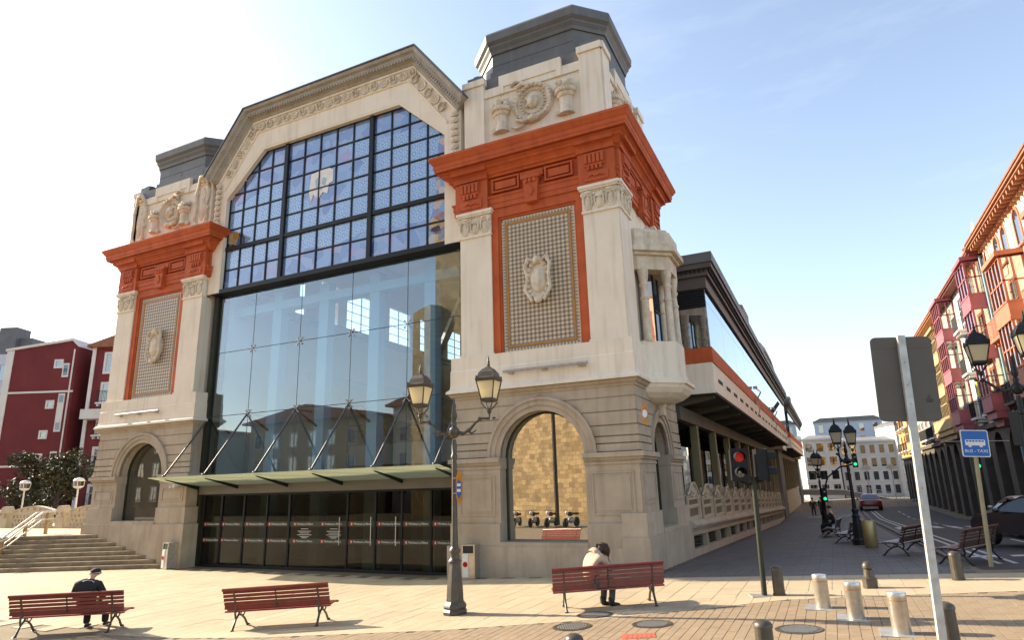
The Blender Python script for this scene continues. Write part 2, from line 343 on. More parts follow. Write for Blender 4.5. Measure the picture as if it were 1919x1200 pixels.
lay('brick_paver', sp, .148, .296, .012, PAVER, rp, .006, .0025)
# kerb course between both pavings
kb = MB()
for k in range(60):
    x0 = -9+.3*k; x1 = x0+.292
    if x1 > 9: break
    y0, y1 = pave_y(x0), pave_y(x1)
    pts = [(x0,y0-.2),(x1,y1-.2),(x1,y1+.66),(x0,y0+.66)]
    kb.prism(pts, -.012, .0035, lambda a, b_, c: (a, b_, ground(a, b_)+c))
tag(kb.build('kerb_course', SLAB, rp), kind='stuff')
hb = MB()
for k in range(24):
    x0 = -.45+.42*k; hb.prism([(x0,-1.42),(x0+.414,-1.42),(x0+.414,-.86),(x0,-.86)], -.012, .0035, lambda a, b_, c: (a, b_, ground(a, b_)+c))
tag(hb.build('header_course', SLAB, rp), kind='stuff')
# side walkway in the market's shade, road with kerb and markings
wk = tag(obj('walkway_paving', None), kind='structure'); ws = MB()
for i in range(0, 11):
    for j in range(0, 220):
        x = .45+.6*i; y = -.75+.3*j
        if x > 6.75 and y > 2: continue
        z = ground(x, y)+random.uniform(-.0015,.0015)
        ws.T = lambda a, c, e, x=x, y=y, z=z: (x+a, y+c, z+e+.045*a-(.035*c if 0 < y < 44 else 0))
        o_ = (.3 if j % 2 else 0)
        ws.cbox(-.3+o_+.004, -.146, -.012, .3+o_-.005, .145, 0, .004)
tag(ws.build('walkway_slab', WALK, wk, fix=False), kind='stuff')
sheet('road', [7.2, 9, 13], [-.2,6,14,22,30,44,66], lambda x, y: ground(x, y)-.006, ROAD)
kr = MB()
for j in range(60):
    y = 2+1.0*j
    if y > 62: break
    kr.T = lambda a, c, e, y=y: (a, y+c, ground(a, y+c)+e)
    kr.box(6.95, .005, -.03, 7.2, .99, .05)
tag(kr.build('kerb', WALK), kind='structure')
mk = MB(); mk.T = lambda a, c, e: (a, c, ground(a, c)-.003+e)
for x in (7.7, 8.0, 9.9):
    for j in range(14): mk.box(x, 1+4.*j, 0, x+.10, 1+4.*j+(4. if x < 9 else 2.2), .003)
for k in range(6): mk.box(7.5+.9*k, 3.0, 0, 8.0+.9*k, 3.4, .003)
for k in range(7): mk.box(7.4+.8*k, 22.0, 0, 7.8+.8*k, 25, .003)
for y in (5., 8.5): mk.box(8.1, y, 0, 12.5, y+.12, .003)
tag(mk.build('road_marking', MARK), kind='structure')

# ------------------------------------------------------------------ market hall
MH = thing('market_hall', 'cream and red market hall with twin towers, stained glass gable and glazed front', 'market building')
W_, D_ = 5.72, 5.4
TW = -23.4
def part(name, b, m, parent=MH, smooth=None): return b.build(name, m, parent, smooth=smooth)
def capital(T, u0, u1, parent, z0=10.62):
    """pilaster capital: necking, carved block with leaves, abacus"""
    b = MB(T); c = (u0+u1)/2; hw = (u1-u0)/2
    b.box(u0-.03, -.2, z0, u1+.03, .05, z0+.07); b.box(u0-.01, -.2, z0+.07, u1+.01, .025, z0+.74)
    b.box(u0-.06, -.2, z0+.74, u1+.06, .09, z0+.80); b.box(u0-.10, -.2, z0+.80, u1+.10, .13, z0+.9)
    o = part('capital', b, CREAM, parent)
    l = MB(T)
    for s in (-1, 0, 1):
        cx = c+s*hw*.66; hh = .5 if s else .36
        l.ball((cx, .03, z0+.32), .13, .05, hh*.55, 8, 5); l.ball((cx, .06, z0+.16+hh), .15, .06, .07, 8, 4)
        for q in (-1, 1): l.tube([(cx+q*.05,.03,z0+.12),(cx+q*.15,.06,z0+.3),(cx+q*.13,.08,z0+.52),(cx+q*.05,.06,z0+.58)], [.03,.035,.03,.02], 5)
    for s in (-1, 1):
        l.tube([(c+s*hw*.2,.03,z0+.62),(c+s*hw*.6,.05,z0+.56),(c+s*hw*.95,.06,z0+.66)], .035, 5)
        l.lathe([(.02,-.03),(.085,.0),(.085,.05),(.02,.08)], (c+s*hw*.92, .03, z0+.60), 8, 'y')
    for k in range(9): l.ball((u0+.06+(u1-u0-.12)*k/8, .05, z0+.70), .035, .03, .03, 6, 4)
    part('leaf_carving', l, ORNA, o, 60)
    return o
def triglyph(T, u0, u1, z0, z1, parent, w0):
    b = MB(T); b.box(u0, 0, z0, u1, w0, z1); n = 5; d = (u1-u0)/n
    for k in range(n): b.box(u0+d*k+d*.18, 0, z0+.08, u0+d*(k+.82), w0+.05, z1-.06)
    for k in range(n-1): b.box(u0+d*(k+.75), 0, z0-.14, u0+d*(k+1.25), w0+.03, z0-.01)
    return part('triglyph', b, RED, parent)
def medallion(T0, c0, z0, parent, s=1.):
    T = lambda u, w_, zz: T0(c0+u*s, w_*1.15, z0+zz*s); c = z = 0.
    o = MB(T); o.lathe([(.60,-.03),(.62,.03),(.57,.12),(.50,.13),(.47,.06),(.42,.05)], (c, .0, z), 28, 'y')
    o.lathe([(.42,-.02),(.42,.02),(.30,.0),(.0,.0)], (c, .03, z), 24, 'y')
    p = part('medallion', o, ORNA, parent, 40); l = MB(T)
    for k in range(30):
        a = 2*math.pi*k/30; l.ball((c+.545*math.cos(a), .12, z+.545*math.sin(a)), .042, .035, .042, 6, 4)
    for k in range(22):
        a = 2*math.pi*k/22; l.ball((c+.36*math.cos(a), .07, z+.36*math.sin(a)), .05, .03, .022, 6, 4)
    l.ball((c, .08, z), .17, .12, .22, 10, 7); l.ball((c, .17, z-.05), .05, .06, .10, 8, 5)
    for s in (-1, 1): l.ball((c+s*.17, .10, z+.13), .08, .06, .06); l.ball((c+s*.15,.1,z-.1), .06, .05, .1)
    for s in (-1, 1):
        l.tube([(c+s*.1,.1,z-.62),(c+s*.34,.14,z-.72),(c+s*.56,.14,z-.62),(c+s*.52,.14,z-.5),(c+s*.42,.12,z-.55)], [.07,.08,.075,.06,.04], 7)
        l.tube([(c+s*.3,.1,z-.82),(c+s*.6,.12,z-.9),(c+s*.8,.1,z-.78)], [.04,.06,.04], 6)
    l.ball((c, .12, z-.66), .2, .12, .14)
    for k in range(7): l.ball((c+.62*math.cos(.7+.29*k), .1, z+.62*math.sin(.7+.29*k)), .1, .06, .06, 6, 4)
    part('carved_relief', l, ORNA, p, 60); return p
def urn(T0, c0, z0, parent, s=1.):
    T = lambda u, w_, zz: T0(c0+u*s, w_, z0+zz*s); c = z = 0.
    b = MB(T)
    b.lathe([(.0,-.52),(.24,-.5),(.22,-.42),(.2,-.38),(.21,0),(.24,.02),(.27,.06),(.27,.14),(.31,.2),(.33,.28),(.22,.34),(.0,.36)], (c, .02, z), 14)
    o = part('flower_urn', b, ORNA, parent, 40); l = MB(T)
    for k in range(12):
        a = math.pi*k/11; l.ball((c+.27*math.cos(a), .05+.24*math.sin(a), z+.2), .06, .06, .07, 6, 4)
    for k in range(14): l.ball((c+random.uniform(-.24,.24), .1+random.uniform(0,.14), z+.33+random.uniform(0,.16)), .085, .07, .075, 6, 4)
    for s in (-1, 1): l.lathe([(.03,-.02),(.1,.0),(.1,.08),(.03,.1)], (c+s*.27, .06, z-.48), 9, 'y')
    part('flower_relief', l, ORNA, o, 60); return o
def cartouche(T, c, z, h, parent, wd=.34):
    b = MB(T); b.ball((c, .0, z), wd*.62, .13, h*.34, 12, 8)
    o = part('cartouche', b, ORNA, parent, 50); l = MB(T)
    for s in (-1, 1):
        l.tube([(c+s*wd*.5,.05,z-h*.42),(c+s*wd*.95,.1,z-h*.3),(c+s*wd*.8,.12,z-h*.05),(c+s*wd*1.0,.1,z+h*.2),(c+s*wd*.7,.1,z+h*.38)], [.05,.07,.06,.08,.05], 7)
        for q in (-.4,-.1,.22): l.lathe([(.02,-.02),(.09,.0),(.09,.07),(.02,.1)], (c+s*wd*.95, .06, z+h*q), 8, 'y')
    l.tube([(c-wd*.8,.1,z+h*.36),(c-wd*.3,.16,z+h*.5),(c+wd*.3,.16,z+h*.5),(c+wd*.8,.1,z+h*.36)], [.05,.1,.1,.05], 7)
    l.ball((c,.1,z+h*.42), .13, .1, .1); l.ball((c,.08,z-h*.45), .16, .1, .09)
    part('scroll_relief', l, ORNA, o, 60); return o
def crest(T, c, z, parent):
    b = MB(T); pts = []
    for k in range(24):
        a = 2*math.pi*k/24; e = .5
        ca, sa = math.cos(a), math.sin(a)
        pts.append((c+.36*math.copysign(abs(ca)**e, ca)*(1+.1*math.cos(4*a)), z+.58*math.copysign(abs(sa)**e, sa)*(1+.08*math.cos(6*a))))
    b.prism(pts, 0, .10, lambda a, q, w: (a, w-.14, q)); b.ball((c, -.04, z), .27, .10, .42, 12, 8)
    o = part('crest', b, ORNA, parent, 40); l = MB(T)
    for k in range(20):
        a = 2*math.pi*k/20; l.ball((c+.36*math.cos(a), -.02, z+.60*math.sin(a)), .085, .07, .075, 6, 4)
    for s in (-1, 1):
        l.ball((c+s*.34, 0, z+.66), .07, .07, .12); l.tube([(c+s*.1,0,z+.6),(c+s*.3,.03,z+.72),(c+s*.42,.02,z+.5),(c+s*.36,0,z+.1),(c+s*.42,.02,z-.3),(c+s*.2,.03,z-.68)], [.05,.06,.06,.05,.06,.05], 6)
    l.ball((c, .02, z+.66), .16, .09, .13); l.ball((c, .02, z-.64), .14, .08, .12)
    part('crest_carving', l, ORNA, o, 60); return o
def mosaic(T, u0, u1, z0, z1, parent):
    """recessed tiled field: pale and taupe lozenge tiles, gold line and toothed border"""
    b = MB(T); b.box(u0, -.3, z0, u1, -.16, z1); o = part('mosaic_panel', b, MOS_BACK, parent)
    l = MB(T); d = MB(T); g = MB(T); tb = MB(T); bd = .24; s = .134
    nx = int((u1-u0-2*bd)/s); nz = int((z1-z0-2*bd)/s); sx = (u1-u0-2*bd)/nx; sz = (z1-z0-2*bd)/nz
    for i in range(nx):
        for j in range(nz):
            c = u0+bd+sx*(i+.5); z = z0+bd+sz*(j+.5); r = .062
            l.face([(c-r,-.147,z),(c,-.147,z-r),(c+r,-.147,z),(c,-.147,z+r)])
            for q in (0, 1):
                a, e = c+sx/2, z+(0 if q else sz/2)
                if i < nx-1 or not q: pass
            c2, z2 = c+sx/2, z+sz/2; r2_ = .037
            if i < nx-1 and j < nz-1: d.face([(c2-r2_,-.15,z2),(c2,-.15,z2-r2_),(c2+r2_,-.15,z2),(c2,-.15,z2+r2_)])
    q = .17
    for a, e, c, f in ((u0+q,z0+q,u1-q,z0+q+.045),(u0+q,z1-q-.045,u1-q,z1-q),(u0+q,z0+q+.045,u0+q+.045,z1-q-.045),(u1-q-.045,z0+q+.045,u1-q,z1-q-.045)): g.box(a, -.17, e, c, -.14, f)
    st = .11
    for i in range(int((u1-u0)/st)):
        a = u0+st*i
        for zz, sg in ((z0+.02, 1), (z1-.02, -1)): tb.face([(a,-.148,zz),(a+st,-.148,zz),(a+st/2,-.148,zz+sg*.13)])
    for j in range(int((z1-z0)/st)):
        a = z0+st*j
        for uu, sg in ((u0+.02, 1), (u1-.02, -1)): tb.face([(uu,-.1485,a),(uu,-.1485,a+st),(uu+sg*.13,-.1485,a+st/2)])
    tag(part('pale_lozenge_tile', l, MOS_L, o), kind='stuff'); tag(part('dark_lozenge_tile', d, MOS_D, o), kind='stuff')
    part('gold_line', g, ORANGE, o); tag(part('toothed_border', tb, MOS_L, o), kind='stuff')
    return o
MOS_BACK = mat('mosaic_taupe', (.33,.255,.18), (.28,.21,.145), 5, .5, .1)
MOS_L = mat('mosaic_pale_tile', (.66,.56,.42), (.56,.47,.34), 7, .4, 0)
MOS_D = mat('mosaic_green_tile', (.17,.145,.115), (.2,.17,.13), 7, .4, 0)

def arch_pts(c, zs, r, n=16, a0=0, a1=math.pi): return [(c+r*math.cos(a0+(a1-a0)*k/n), zs+r*math.sin(a0+(a1-a0)*k/n)) for k in range(n+1)]
def face_base(T, wd, c, r, sill, parent, zb0=0., pier_panels=True, keystone=False, gl=ARCHG):
    """ground storey of one tower face: plinth, piers with panels, impost, rusticated courses round an arch, glass"""
    zs, ro = 3.32, r+.40; th = .55
    b = MB(T)
    b.box(-.22, -th, -1.2, wd+.22, .20, sill-.12+zb0, 0, 0)            # plinth
    o = part('plinth', b, STONE, parent)
    b = MB(T); b.box(-.14, -th, sill-.12+zb0, c-r, .13, sill+.5); b.box(c+r, -th, sill-.12+zb0, wd+.14, .13, sill+.5); b.box(c-r, -th, sill-.12+zb0, c+r, .16, sill)
    part('pier_base', b, STONE, parent)
    for a0, a1 in ((-.02, c-r), (c+r, wd+.02)):
        b = MB(T); b.box(a0, -th, sill+.5, a1, .05, 3.12); q = part('pier', b, STONE, parent)
        if pier_panels and a1-a0 > .7:
            m_ = .17; f = MB(T)
            for x0, z0, x1, z1 in ((a0+m_,sill+.72,a1-m_,sill+.77),(a0+m_,2.88,a1-m_,2.93),(a0+m_,sill+.77,a0+m_+.05,2.88),(a1-m_-.05,sill+.77,a1-m_,2.88)): f.box(x0, .04, z0, x1, .075, z1)
            f.box(a0+m_+.12, .04, sill+.84, a1-m_-.12, .066, 2.81)
            part('pier_panel', f, STONE, q)
        b = MB(T)
        for z0, z1, o_ in ((3.12,3.18,.08),(3.18,3.24,.06),(3.24,3.31,.12),(3.31,3.44,.19)): b.box(a0-(o_-.02 if a0 < 0 else .03), -th+.02, z0, a1+(o_-.02 if a1 > wd else .03), o_, z1)
        part('impost', b, STONE, q)
    # spandrel wall behind the courses
    b = MB(T); top = 5.3; ins = [(c+r,3.3)]+arch_pts(c, zs+.1, r)+[(c-r,3.3)]; n = len(ins)
    ou = [(wd,3.3)]+[(min(wd, max(0, c+(p[0]-c)*4)), top if 2 < k < n-3 else min(top, 3.3+(k)*.9 if k < n/2 else 3.3+(n-1-k)*.9)) for k, p in enumerate(ins) if 0 < k < n-1]+[(0,3.3)]
    b.ring(ou, ins, -th, 0, False, lambda a, q, w: (a, w, q)); part('spandrel', b, STONE, parent)
    # archivolt: three stepped rings
    b = MB(T)
    for ri, rr, w0 in ((r,r+.16,.045),(r+.16,r+.31,.085),(r+.31,ro,.125)):
        b.ring(arch_pts(c, zs+.1, rr), arch_pts(c, zs+.1, ri), -.1, w0, False, lambda a, q, w: (a, w, q))
    part('archivolt', b, STONE, parent, 30)
    for k, (z0, z1) in enumerate(((3.47,3.66),(3.70,3.86),(3.90,4.16),(4.20,4.54),(4.58,4.94),(4.98,5.26))):
        fl = .10-.018*k
        for s in (0, 1):
            zz = [z0+(z1-z0)*i/4 for i in range(5)]; e = []
            for z in zz:
                d2 = ro**2-(z-zs-.1)**2; h = math.sqrt(d2) if d2 > 0 else 0
                e.append(((c-h) if s == 0 else (c+h), z))
            if s == 0: poly = [(-fl,z0)]+e+[(-fl,z1)]
            else: poly = [(wd+fl,z0)]+e+[(wd+fl,z1)]
            b = MB(T); b.prism(poly, -.05, .02+fl*.6, lambda a, q, w: (a, w, q)); part('course_block', b, STONE, parent)
    if keystone:
        b = MB(T); b.prism([(c-.12,4.6),(c+.12,4.6),(c+.2,5.3),(c-.2,5.3)], .0, .24, lambda a, q, w: (a, w, q)); b.ball((c,.22,4.98), .12, .09, .2); part('keystone', b, ORNA, parent, 50)
    # window frame + glass
    b = MB(T); b.ring([(c+r,sill)]+arch_pts(c, zs+.1, r)+[(c-r,sill)], [(c+r-.06,sill)]+arch_pts(c, zs+.1, r-.06)+[(c-r+.06,sill)], -.42, -.34, False, lambda a, q, w: (a, w, q))
    wf = part('arched_window', b, GREEN_D, parent)
    g_ = MB(T); g_.prism([(c+r-.05,sill)]+arch_pts(c, zs+.1, r-.05)+[(c-r+.05,sill)], -.40, -.38, lambda a, q, w: (a, w, q)); part('pane', g_, gl, wf)
    return o

def tower(x0, sgn, y0, sillF, detail=2, side=True, pre=MH):
    """x0 outer corner, sgn=-1: width runs to -x"""
    F = lambda u, w_, z: (x0+sgn*u, y0-w_, z)
    S = lambda u, w_, z: (x0-sgn*w_, y0+u, z)
    I = lambda u, w_, z: (x0+sgn*(W_+w_-.004), y0+u+.006, z-.004)
    core = MB(); xa, xb = sorted((x0+sgn*.45, x0+sgn*(W_-.25)))
    core.box(xa, y0+.5, -1.5, xb, y0+D_-.1, 13.3); core = part('tower_core', core, CREAM)
    P = MH
    wallb = MB()
    xa, xb = sorted((x0+sgn*.03, x0+sgn*(W_-.03)))
    wallb.box(xa, y0+.03, 5.28, xb, y0+D_-.03, 6.6); part('plinth_wall', wallb, CREAM, P)
    face_base(F, W_, W_/2, 1.33, sillF, P, gl=ARCHG if sgn < 0 else ARCHG2)
    S2 = lambda u, w_, z: S(u+.008, w_-.006, z+.003)
    face_base(S2, D_, D_/2, 1.0, 1.32, P, keystone=True)
    b = MB(I); b.box(-.2, -.4, -.5, 1.0, .12, sillF-.1); b.box(0, -.4, sillF-.1, 1.0, .02, 5.3); part('inner_return', b, STONE, P)
    rect = [(x0, y0), (x0, y0+D_), (x0+sgn*W_, y0+D_), (x0+sgn*W_, y0)]
    if sgn > 0: rect = rect[::-1]
    def mould(name, prof, m):
        b = MB(); b.sweep(prof, rect); return part(name, b, m, P)
    mould('belt_moulding', [(-.05,5.24),(.05,5.26),(.07,5.32),(.13,5.36),(.15,5.40),(.20,5.44),(-.05,5.45)], STONE)
    mould('belt_ledge', [(-.05,5.452),(.23,5.455),(.23,5.53),(.19,5.56),(.14,5.60),(.12,5.72),(.12,6.16),(.10,6.2),(.10,6.60),(-.1,6.62)], CREAM)
    # pilasters, red frame, mosaic
    for T, wd, full in ((F, W_, True), (S, D_, False)):
        for u0, u1 in ((.04, 1.15), (wd-1.37 if full else wd-1.15, wd-.22 if full else wd-.04)):
            b = MB(T); b.box(u0, -.5, 6.6, u1, .0, 10.64); b.box(u0-.03, -.4, 6.6, u1+.03, .035, 6.68)
            p = part('pilaster', b, CREAM, P); 
            capital(T, u0, u1, p)
        if full:
            b = MB(T); u0, u1 = 1.15, wd-1.37
            for x_, z_, X_, Z_ in ((u0,6.6,u0+.24,11.5),(u1-.24,6.6,u1,11.5),(u0+.24,11.18,u1-.24,11.5)): b.box(x_, -.5, z_, X_, -.05, Z_)
            for x_, z_, X_, Z_ in ((u0+.24,6.6,u0+.31,11.11),(u1-.31,6.6,u1-.24,11.11),(u0+.24,11.11,u1-.24,11.18)): b.box(x_, -.5, z_, X_, -.10, Z_)
            fr = part('red_frame', b, RED, P)
            mo = mosaic(T, u0+.31, u1-.31, 6.62, 11.11, P); crest(T, (u0+u1)/2, 8.8, mo)
            b = MB(T); b.tube([(1.2,.26,5.98),(3.9,.26,5.98)], .045, 8); b.box(1.3,.1,5.9,1.5,.25,5.95); b.box(2.5,.1,5.9,2.65,.25,5.95); b.box(3.6,.1,5.9,3.75,.25,5.95)
            part('light_bar', b, STEELD, P)
        else:
            b = MB(T); b.box(1.1, -.5, 6.6, wd-1.1, -.12, 11.5); part('side_wall', b, CREAM, P)
    # entablature
    core2 = MB(); xa, xb = sorted((x0+sgn*.06, x0+sgn*(W_-.06))); core2.box(xa, y0+.06, 11.46, xb, y0+D_-.06, 13.5); E_ = part('entablature', core2, RED, P)
    mould('architrave', [(-.1,11.5),(.0,11.5),(.0,11.66),(.03,11.68),(.03,11.84),(.07,11.88),(.07,11.93),(-.1,11.95)], RED)
    mould('frieze_band', [(-.1,12.62),(.05,12.62),(.07,12.68),(.14,12.72),(.14,12.78),(.22,12.86),(.30,12.90),(.30,12.97),(.42,13.03),(-.1,13.04)], RED)
    mould('cornice', [(-.1,13.05),(.50,13.06),(.50,13.14),(.53,13.18),(.53,13.30),(.57,13.34),(.63,13.44),(.66,13.48),(.66,13.56),(-.05,13.62)], RED)
    for T, wd in ((F, W_), (S, D_)):
        for u0, u1 in ((.04, 1.2), (wd-1.3, wd-.1)):
            b = MB(T); b.box(u0-.02, -.1, 11.52, u1, .10, 12.6); b.box(u0-.04, -.1, 12.6, u1+.02, .17, 12.84); b.box(u0-.07, -.1, 12.84, u1+.05, .34, 13.04); q = part('end_block', b, RED, E_)
            triglyph(T, u0+.28, u1-.22, 12.12, 12.56, E_, .14)
            b = MB(T); b.box(u0+.2, .09, 11.62, u1-.2, .13, 11.92); b.tube([(u0+.3,.13,11.74),(u0+.45,.16,11.8),(u0+.58,.16,11.76),(u0+.7,.16,11.82),(u0+.85,.13,11.76)], .035, 5); part('carved_panel', b, RED, E_)
        cm = wd/2-(.05 if T is F else 0)
        for u0, u1 in ((1.4, cm-.45), (cm+.45, wd-1.45)):
            b = MB(T); z0, z1 = 12.04, 12.54
            for a, e, c_, f in ((u0,z0,u1,z0+.06),(u0,z1-.06,u1,z1),(u0,z0+.06,u0+.06,z1-.06),(u1-.06,z0+.06,u1,z1-.06)): b.box(a, -.06, e, c_, .045, f)
            b.box(u0+.13, -.06, z0+.12, u1-.13, .02, z1-.12); part('frieze_panel', b, RED, E_)
        b = MB(T); b.box(cm-.4, -.06, 12.3, cm+.4, .05, 12.52); b.prism([(cm-.2,11.4),(cm+.2,11.4),(cm+.27,12.24),(cm-.27,12.24)], -.06, .16, lambda a, q, w_: (a, w_, q)); b.box(cm-.33,-.05,12.2,cm+.33,.2,12.3)
        b.prism([(cm,11.56),(cm+.1,11.76),(cm,11.96),(cm-.1,11.76)], .15, .19, lambda a, q, w_: (a, w_, q))
        for s in (-1,0,1): b.ball((cm+s*.15,.16,12.12), .08, .07, .09)
        part('bracket_keystone', b, RED, E_, 40)
    # attic
    ab = MB(); ai = .32 if sgn < 0 else .10
    xa, xb = sorted((x0+sgn*ai, x0+sgn*(W_-.42))); ya, yb = y0+.18, y0+D_-.2
    ab.box(xa, ya, 13.5, xb, yb, 16.0); A_ = part('attic', ab, CREAM, P)
    aw = W_-.42-ai; AF = lambda u, w_, z: (x0+sgn*(ai+u), y0+.18-w_, z); ad = D_-.38; AS = lambda u, w_, z: (x0+sgn*ai-sgn*w_, y0+.18+u, z)
    for T, wd in ((AF, aw), (AS, ad)):
        for u0, u1 in ((-.04, .70), (wd-.74, wd+.04)):
            lw = detail == 1 and T is AF
            b = MB(T); b.box(u0, -.3, 13.55, u1, .04 if lw else .10, 15.9 if lw else 16.34); b.box(u0-.05, -.3, 15.9 if lw else 16.34, u1+.05, .08 if lw else .16, 16.12 if lw else 16.58); b.box(u0+.0, -.3, 13.55, u1, .14, 13.75); part('attic_pier', b, CREAM, A_)
        b = MB(T); m_ = wd/2
        b.box(.7, -.3, 15.80, wd-.7, .06, 16.04); b.box(.7, -.3, 16.04, wd-.74, .02, 16.16)
        b.box(m_-1.15, -.3, 16.04, m_+1.15, .10, 16.48); b.box(m_-1.15,-.3,15.78,m_-.98,.10,16.04); b.box(m_+.98,-.3,15.78,m_+1.15,.10,16.04)
        part('attic_coping', b, CREAM, A_)
        if detail > 1 or T is AS:
            medallion(T, m_-.1, 15.12, A_, 1.22)
            for s in (-1.27, 1.1): urn(T, m_+s, 14.88, A_, 1.15)
        if detail == 1 and T is AF:
            medallion(T, m_, 15.05, A_, 1.15)
            for s in (-1, 1): urn(T, m_+s*.98, 14.75, A_); cartouche(T, m_+s*(wd/2-.5), 15.0, 2.5, A_, .4)
    # zinc roof cap
    xm = x0+sgn*(W_/2-(.28 if sgn > 0 else 0)); b = MB(); hx, hy = W_/2-.36, D_/2-.24; ym = y0+D_/2
    b.box(xm-hx, ym-hy, 16.0, xm+hx, ym+hy, 16.62)
    for sx in (-1, 1):
        for sy in (-1, 1):
            b.box(xm+sx*(hx-.35)-.3, ym+sy*(hy-.35)-.3, 16.6, xm+sx*(hx-.35)+.3, ym+sy*(hy-.35)+.3, 16.9); b.ball((xm+sx*(hx-.35), ym+sy*(hy-.35), 16.95), .26, .26, .12)
    C_ = part('roof_cap', b, ZINC, P)
    def octo(hx, hy, c): return [(xm+hx, ym-hy+c), (xm+hx, ym+hy-c), (xm+hx-c, ym+hy), (xm-hx+c, ym+hy), (xm-hx, ym+hy-c), (xm-hx, ym-hy+c), (xm-hx+c, ym-hy), (xm+hx-c, ym-hy)]
    b = MB(); b.prism(octo(2.40, 2.15, .85), 16.3, 18.3, lambda a, q, c_: (a, q, c_)); part('cap_body', b, ZINC, C_)
    b = MB(); b.sweep([(-.2,16.60),(.10,16.63),(.10,16.98),(.03,17.02)], octo(2.40, 2.15, .85)); b.sweep([(-.1,17.75),(.05,17.76),(.08,17.88),(.16,18.0),(.16,18.08),(.26,18.18),(.28,18.46),(.24,18.55),(-.6,18.72)], octo(2.40, 2.15, .85)); part('cap_cornice', b, ZINC, C_)
    b = MB(); b.prism(octo(1.9,1.65,.7), 18.6, 18.75, lambda a, q, c_: (a, q, c_)); part('cap_top', b, ZINC, C_)
    b = MB(); b.box(xm-1.55, ym-2.162, 17.30, xm+1.55, ym-2.15, 17.315); b.box(xm-.008, ym-2.162, 17.0, xm+.008, ym-2.15, 17.30); part('standing_seam', b, ZINC, C_)
    # oriel on the side
    oc = D_/2
    def poly(a, dpt, half): return [(oc-half-a, -.1), (oc-half+dpt*.55*0-.0, .0), (oc-a, dpt), (oc+a, dpt), (oc+half, .0), (oc+half, -.1)]
    def ori(half, a, dpt): return [(oc-half, -.1), (oc-half, .04), (oc-a, dpt), (oc+a, dpt), (oc+half, .04), (oc+half, -.1)]
    b = MB(S); pm_ = lambda a, q, c_: (a, q, c_)
    secs = [[b.P((p[0], p[1], zz)) for p in ori(1.62*q, .70*q, 1.05*q)] for zz, q in ((5.45,1.),(5.34,.96),(5.2,.86),(5.06,.68),(4.96,.45),(4.92,.2))]
    b.f.append(secs[0]); b.f.append(secs[-1][::-1]); n = 6
    for A, B in zip(secs, secs[1:]):
        for k in range(n): b.f.append([A[k], B[k], B[(k+1) % n], A[(k+1) % n]])
    O_ = part('oriel_balcony', b, CREAM, P)
    b = MB(S); b.prism(ori(1.66,.72,1.10), 5.45, 5.56, pm_); b.prism(ori(1.5,.66,.98), 5.56, 5.64, pm_); b.prism(ori(1.32,.58,.94), 5.64, 5.80, pm_); b.prism(ori(1.24,.56,.90), 5.80, 6.78, pm_); part('oriel_parapet', b, CREAM, O_)
    b = MB(S); b.prism(ori(1.22,.56,.90), 9.1, 9.56, pm_); b.prism(ori(1.36,.62,1.0), 9.56, 9.66, pm_); b.prism(ori(1.5,.7,1.13), 9.66, 9.82, pm_); b.prism(ori(1.44,.66,1.07), 9.82, 9.9, pm_); b.prism(ori(1.34,.6,.98), 9.9, 10.34, pm_); b.prism(ori(1.26,.54,.88), 10.34, 10.46, pm_); part('oriel_roof', b, ORNA, O_)
    for cu, cw in ((oc-1.06,.15),(oc-.47,.74),(oc+.47,.74),(oc+1.06,.15)):
        b = MB(S); b.lathe([(.15,6.78),(.15,6.84),(.125,6.9),(.115,8.1),(.14,8.12),(.14,8.18),(.11,8.22),(.10,8.5),(.135,8.55),(.145,8.62),(.11,8.66),(.14,8.8),(.17,9.0),(.17,9.1)], (cu, cw, 0), 14); part('column', b, ORNA, O_, 40)
    b = MB(S); b.prism(ori(.8,.34,.26), 6.78, 9.1, pm_); g = part('oriel_glazing', b, SKYG, O_)
    b = MB(S)
    for p in ori(.81,.345,.27)[1:-1]: b.tube([(p[0],p[1],6.78),(p[0],p[1],9.1)], .025, 4)
    b.box(oc-.36, .24, 7.9, oc+.36, .29, 7.96); part('glazing_bar', b, DARK, g)
    b = MB(S); b.lathe([(.3,10.42),(.32,10.5),(.2,10.6),(.12,10.72),(.16,10.8),(.0,11.0)], (oc, .15, 0), 10); part('oriel_finial', b, ORNA, O_, 40)
    return P
tower(0., -1, 0., 1.06, 2)
tower(TW, 1, 0., 1.68, 1)
# ---- centre of the front: gable, stained glass, curtain wall, doors, canopy
XC = -11.7
gab = [(XC+6.15,10.7),(XC+6.15,16.25),(XC+4.35,18.62),(XC-4.35,18.62),(XC-6.15,16.25),(XC-6.15,10.7)]
win = [(XC+5.55,10.7),(XC+5.55,15.0),(XC+3.52,16.85),(XC-3.52,16.85),(XC-5.55,15.0),(XC-5.55,10.7)]
b = MB(); b.ring(gab, win, .18, .9, False); G_ = part('gable_wall', b, CREAM)
b = MB(); b.ring([(x, z) for x, z in win], [(XC+(x-XC)*.985, z-.09 if z > 14 else z) for x, z in win], .19, .5, False); part('window_reveal', b, CREAM, G_)
gp = [(XC+6.4,15.92),(XC+4.35,18.62),(XC-4.35,18.62),(XC-6.4,15.92)]
mpg = lambda a, q, h: (a, h, q)
def gsweep(name, prof, m):
    bb = MB(); bb.sweep(prof, gp[::-1] if False else gp, False, mpg); return part(name, bb, m, G_)
